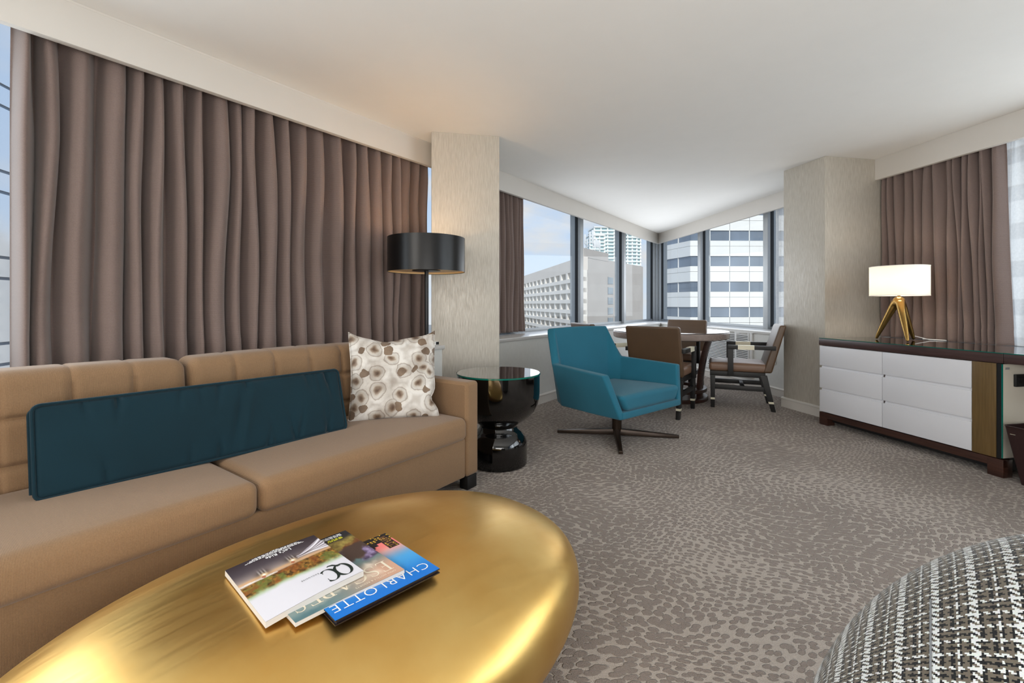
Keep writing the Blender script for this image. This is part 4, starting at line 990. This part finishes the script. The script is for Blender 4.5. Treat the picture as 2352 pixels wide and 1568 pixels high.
# ------------------------------------------------------------------ tweed chair nearest the camera
hc = thing('armchair', 'rounded black, white and taupe tweed tub chair nearest the camera', 'armchair', (.778, .534, 0))
HR, HZ, HT, HN = .383, .292, .768, 1.674
op = Vector((.93, .36)).normalized(); opn = Vector((-op.y, op.x))
g = G(); uvs = []; nph = 200; sa = math.atan2(-.534, -.778)+.36
rs = []
for z in np.linspace(.06, HZ, 10)[:-1]: rs.append((HR*(1-abs((HZ-z)/(HZ+.25))**2.2)**.5, z, None))
for t in np.concatenate([np.linspace(0, .8, 26), np.linspace(.82, 1, 26)]):
    rs.append((HR*max(0, 1-t**HN)**(1/HN), HZ+(HT-HZ)*t, t))
rs[-1] = (0.004, HT, 1)
arc = 0; vs = []; prev = None
for (r, z, t) in rs:
    if prev is not None: arc += math.hypot(r-prev[0], z-prev[1])
    prev = (r, z)
    for k in range(nph+1):
        a = 2*PI*k/nph+math.atan2(op.y, op.x); x, y = r*math.cos(a), r*math.sin(a); zz = z
        p_, q_ = x*op.x+y*op.y, x*opn.x+y*opn.y
        if t is not None and p_ > .02:
            seat = .43; arm = .58 if abs(q_) > .23 else seat
            wgt = min(1, (p_-.02)/.05); tgt = arm+(seat-arm)*min(1, max(0, (.27-abs(q_))/.05)) if abs(q_) > .2 else seat
            zz = min(z, z*(1-wgt)+tgt*wgt)
        vs.append((x, y, zz)); uvs.append(((x-.918*y+.288)/1.357, .43*math.atan2(z-.28, -(.918*x+y)/1.357)))
m = nph+1; fs = [(i*m+j, i*m+j+1, (i+1)*m+j+1, (i+1)*m+j) for i in range(len(rs)-1) for j in range(nph)]
ho = g.add(vs, fs).obj('upholstery', 'hound', hc, fix=False, uv=uvs)
for p in ho.data.polygons: p.use_smooth = True
sp = []
for r, z, t in rs:
    if r > .2125:
        a = -math.acos(max(-1, -.288/(1.357*r)))-math.radians(42.55); sp.append(((r+.001)*math.cos(a), (r+.001)*math.sin(a), z+.001))
G().tube(sp, .0013, 6).obj('seam', plain('grey_seam_thread', '#6a6d70', .8), hc, smooth=True)
G().lathe([(0, 0), (.27, 0), (.28, .01), (.28, .065), (0, .065)], 40).obj('plinth', 'ebony', hc, smooth=True)

# ------------------------------------------------------------------ the city outside
struct(G().box(-300, 500, -60, 700, -30.2, -30).obj('ground', 'street'))
def placeb(o, loc, rot): o.location = loc; o.rotation_euler = (0, 0, rot)
# beige hotel block: corner at (16.7, 110), balcony face and blank end face
hb = thing('building', 'beige concrete hotel block with rows of recessed balcony windows', 'building', (16.7, 110, 0))
dF, dS = Vector((-.158, .9875)), Vector((.584, .8117))
FL, NB, BAY, ROWS = 2.67, 13, 6.4, 10
ZR = 12.4                                                      # roof height above the eye line used below
def face(d, inward):
    def f(t, o, z): return (d.x*t+inward.x*o, d.y*t+inward.y*o, z)
    return f
inF = Vector((.9875, .158)); inS = Vector((-.8117, .584))
ff, fs_ = face(dF, inF), face(dS, inS)
Lf = NB*BAY; ZT = 1.05+11.5; ZB = -28
pF = [(0, 0), (dF*Lf)[:], ((dF*Lf+inF*14))[:], (dS*60+inS*6)[:], (dS*60)[:]]
# solid core behind the recesses
core = [Vector((0, 0))+inF*1.4+dF*1.0, dF*Lf+inF*1.4, dF*Lf+inF*16, dS*42+inS*4, dS*42, dS*.6]
G().prism([p[:] for p in core], ZB, ZT-.05).obj('wall', 'concrete', hb)
def slabf(t0, t1, o0, o1, z0, z1, f=ff): return G().hexa([f(t0, o0, z0), f(t0, o1, z0), f(t1, o1, z0), f(t1, o0, z0)][::-1], [f(t0, o0, z1), f(t0, o1, z1), f(t1, o1, z1), f(t1, o0, z1)][::-1])
slabf(0, Lf, 0, 1.6, ZT-3.2, ZT).obj('parapet', 'concrete', hb)
for r in range(ROWS):
    zt = ZT-3.2-FL*r
    slabf(0, Lf, -.15, 1.5, zt-FL, zt-FL+1.02).obj('balcony_band', 'concrete_light', hb)
    for k in range(NB):
        slabf(k*BAY+.9, k*BAY+BAY-.75, 1.34, 1.42, zt-FL+1.02, zt).obj('window', 'far_glass', hb)
        slabf(k*BAY+2.6+(k*7+r*3) % 3*.6, k*BAY+3.3+(k*7+r*3) % 3*.6, 1.28, 1.34, zt-FL+1.02, zt).obj('blind', 'concrete_light', hb)
for k in range(NB+1):
    slabf(max(0, k*BAY-.75), k*BAY+.9, 0, 1.45, ZB, ZT-3.2).obj('pier', 'concrete_light', hb)
slabf(0, 42, -.05, 1.5, ZB, ZT+.4, fs_).obj('end_wall', 'concrete', hb)
slabf(1.0, 15.5, -.1, .9, ZT, ZT+2.2, fs_).obj('penthouse', 'concrete', hb)
for r in range(8):
    zt = ZT-4.2-FL*1.02*r
    w = slabf(15.2, 18.6, -.12, -.04, zt-1.75, zt, fs_).obj('window', 'far_glass', hb)
    slabf(15.1, 15.4, -.16, -.121, zt-1.85, zt+.1, fs_).obj('window_frame', 'office_glass', w)
for i, (t, h, w) in enumerate(((2.2, 3.6, .32), (3.4, 2.6, .25), (5.0, 4.6, .4), (6.6, 5.2, .5), (7.6, 2.4, .9), (8.6, 3.2, .5), (9.7, 3.0, .6), (10.8, 2.5, .3))):
    an = thing('antenna', ['thin white roof antenna at the left end of the beige block', 'short white roof antenna second along the beige block roof', 'tall white roof antenna third along the beige block roof', 'tallest white roof antenna on the beige block', 'broad white antenna panel right of the tallest roof antenna', 'white antenna panel sixth along the beige block roof', 'white antenna panel seventh along the beige block roof', 'thin white antenna at the right end of the row on the beige block'][i], 'antenna', (16.7+dS.x*t, 110+dS.y*t+1, ZT+2.2), .3, 'antennas on the beige block roof')
    G().tube([(0, 0, 0), (0, 0, h*.9)], .07, 8).obj('mast', 'steel', an)
    G().box(-w/2, w/2, -.15, .15, h*.35, h).obj('panel', 'steel', an, bevel=.03)
# white residential tower far behind
tw = thing('building', 'tall white and teal glass apartment tower rising behind the beige block', 'building', (86, 360, 0), math.radians(4))
def tower(x0, x1, y0, y1, zt, fl, piers):
    G().box(x0+.6, x1-.6, y0+.6, y1-.6, -30, zt-1).obj('glazing', 'tower_glass', tw)
    n = int((zt+10)/fl)
    for k in range(n): G().box(x0, x1, y0-.9, y1, zt-k*fl-.75, zt-k*fl).obj('floor_slab', 'tower_white', tw)
    for p in np.linspace(x0+.5, x1-.5, piers): G().box(p-.5, p+.5, y0-.3, y0+.7, -30, zt).obj('pier', 'tower_white', tw)
tower(-22, 16, 0, 20, 62, 2.7, 8)
tower(-26.5, -14, -4, 10, 55, 2.7, 4)
tower(0, 12, -3, 5, 70, 2.7, 4)
# white office building with dark window bands
ob = thing('building', 'white panelled office tower with dark horizontal window bands', 'building', (27.3, 70, 0))
PIT, PW = 3.91, 3.06
dr, dl = Vector((1, .02)).normalized(), Vector((-.284, .959))
nr_, nl_ = Vector((-.02, 1)).normalized(), Vector((.959, .284))
frr, fll = face(dr, nr_), face(dl, nl_)
NRc, NLc = 14, 2
G().prism([(.3, .3), (dr*NRc*PW+nr_*.3)[:], (dr*NRc*PW+nr_*30)[:], (dl*NLc*PW+nl_*20)[:], (dl*NLc*PW+nl_*.3)[:]], -30, 24).obj('core', 'office_glass', ob)
z0 = 1.05-70*(728-699)/1050                                   # foot of one glass band
for row in range(-4, 6):
    zb = z0+row*PIT; hglass = 1.52
    for (f, n, d, first) in ((frr, NRc, dr, 1.0), (fll, NLc, dl, 1.0)):
        for k in range(n):
            a, b = k*PW, (k+1)*PW
            p1 = slabf(a+.03, b-.03, 0, .25, zb+hglass+.02, zb+hglass+1.52, f).obj('panel', 'office_white', ob)
            p2 = slabf(a+.03, b-.03, 0, .25, zb+hglass+1.56, zb+PIT-.02, f).obj('panel', 'office_white', ob)
            slabf(a+.06, b-.06, .16, .22, zb+.02, zb+hglass, f).obj('window', 'office_glass', ob)
            slabf(b-.06, b+.06, .05, .28, zb, zb+hglass, f).obj('mullion', 'office_white', ob)
# mirror-glass office block beyond the left window
gb = thing('building', 'pale mirror-glass office front with dark horizontal joints beyond the left window', 'building', (-23.1, 20.5, 0))
dg = Vector((-.21, .978)); ng = Vector((-.978, -.21)); fg = face(dg, ng)
G().prism([(dg*-14)[:], (dg*40)[:], (dg*40+ng*12)[:], (dg*-14+ng*12)[:]], -30, 26).obj('core', 'office_glass', gb)
zj = []
for k in range(-6, 7):
    zc = 1.05+21*(699-640)/1050+k*3.9
    for (a, b) in ((0, .95), (.95, 3.9)):
        for j in range(-3, 9):
            slabf(j*4.5+.05, j*4.5+4.45, -.06, .0, zc+a+.07, zc+b-.07, fg).obj('glass_panel', 'sky_glass', gb)
# pale building behind the white curtain on the right
eb = thing('building', 'pale office front glimpsed through the white curtain on the right', 'building', (52, 20, 0))
G().box(0, 20, -20, 38, -30, 30).obj('core', 'office_glass', eb)
for k in range(-6, 8):
    for j in range(11): G().box(-.3, -.02, -20+j*5+.05, -15+j*5-.05, k*3.9+1.6, k*3.9+3.85).obj('panel', 'office_white', eb)
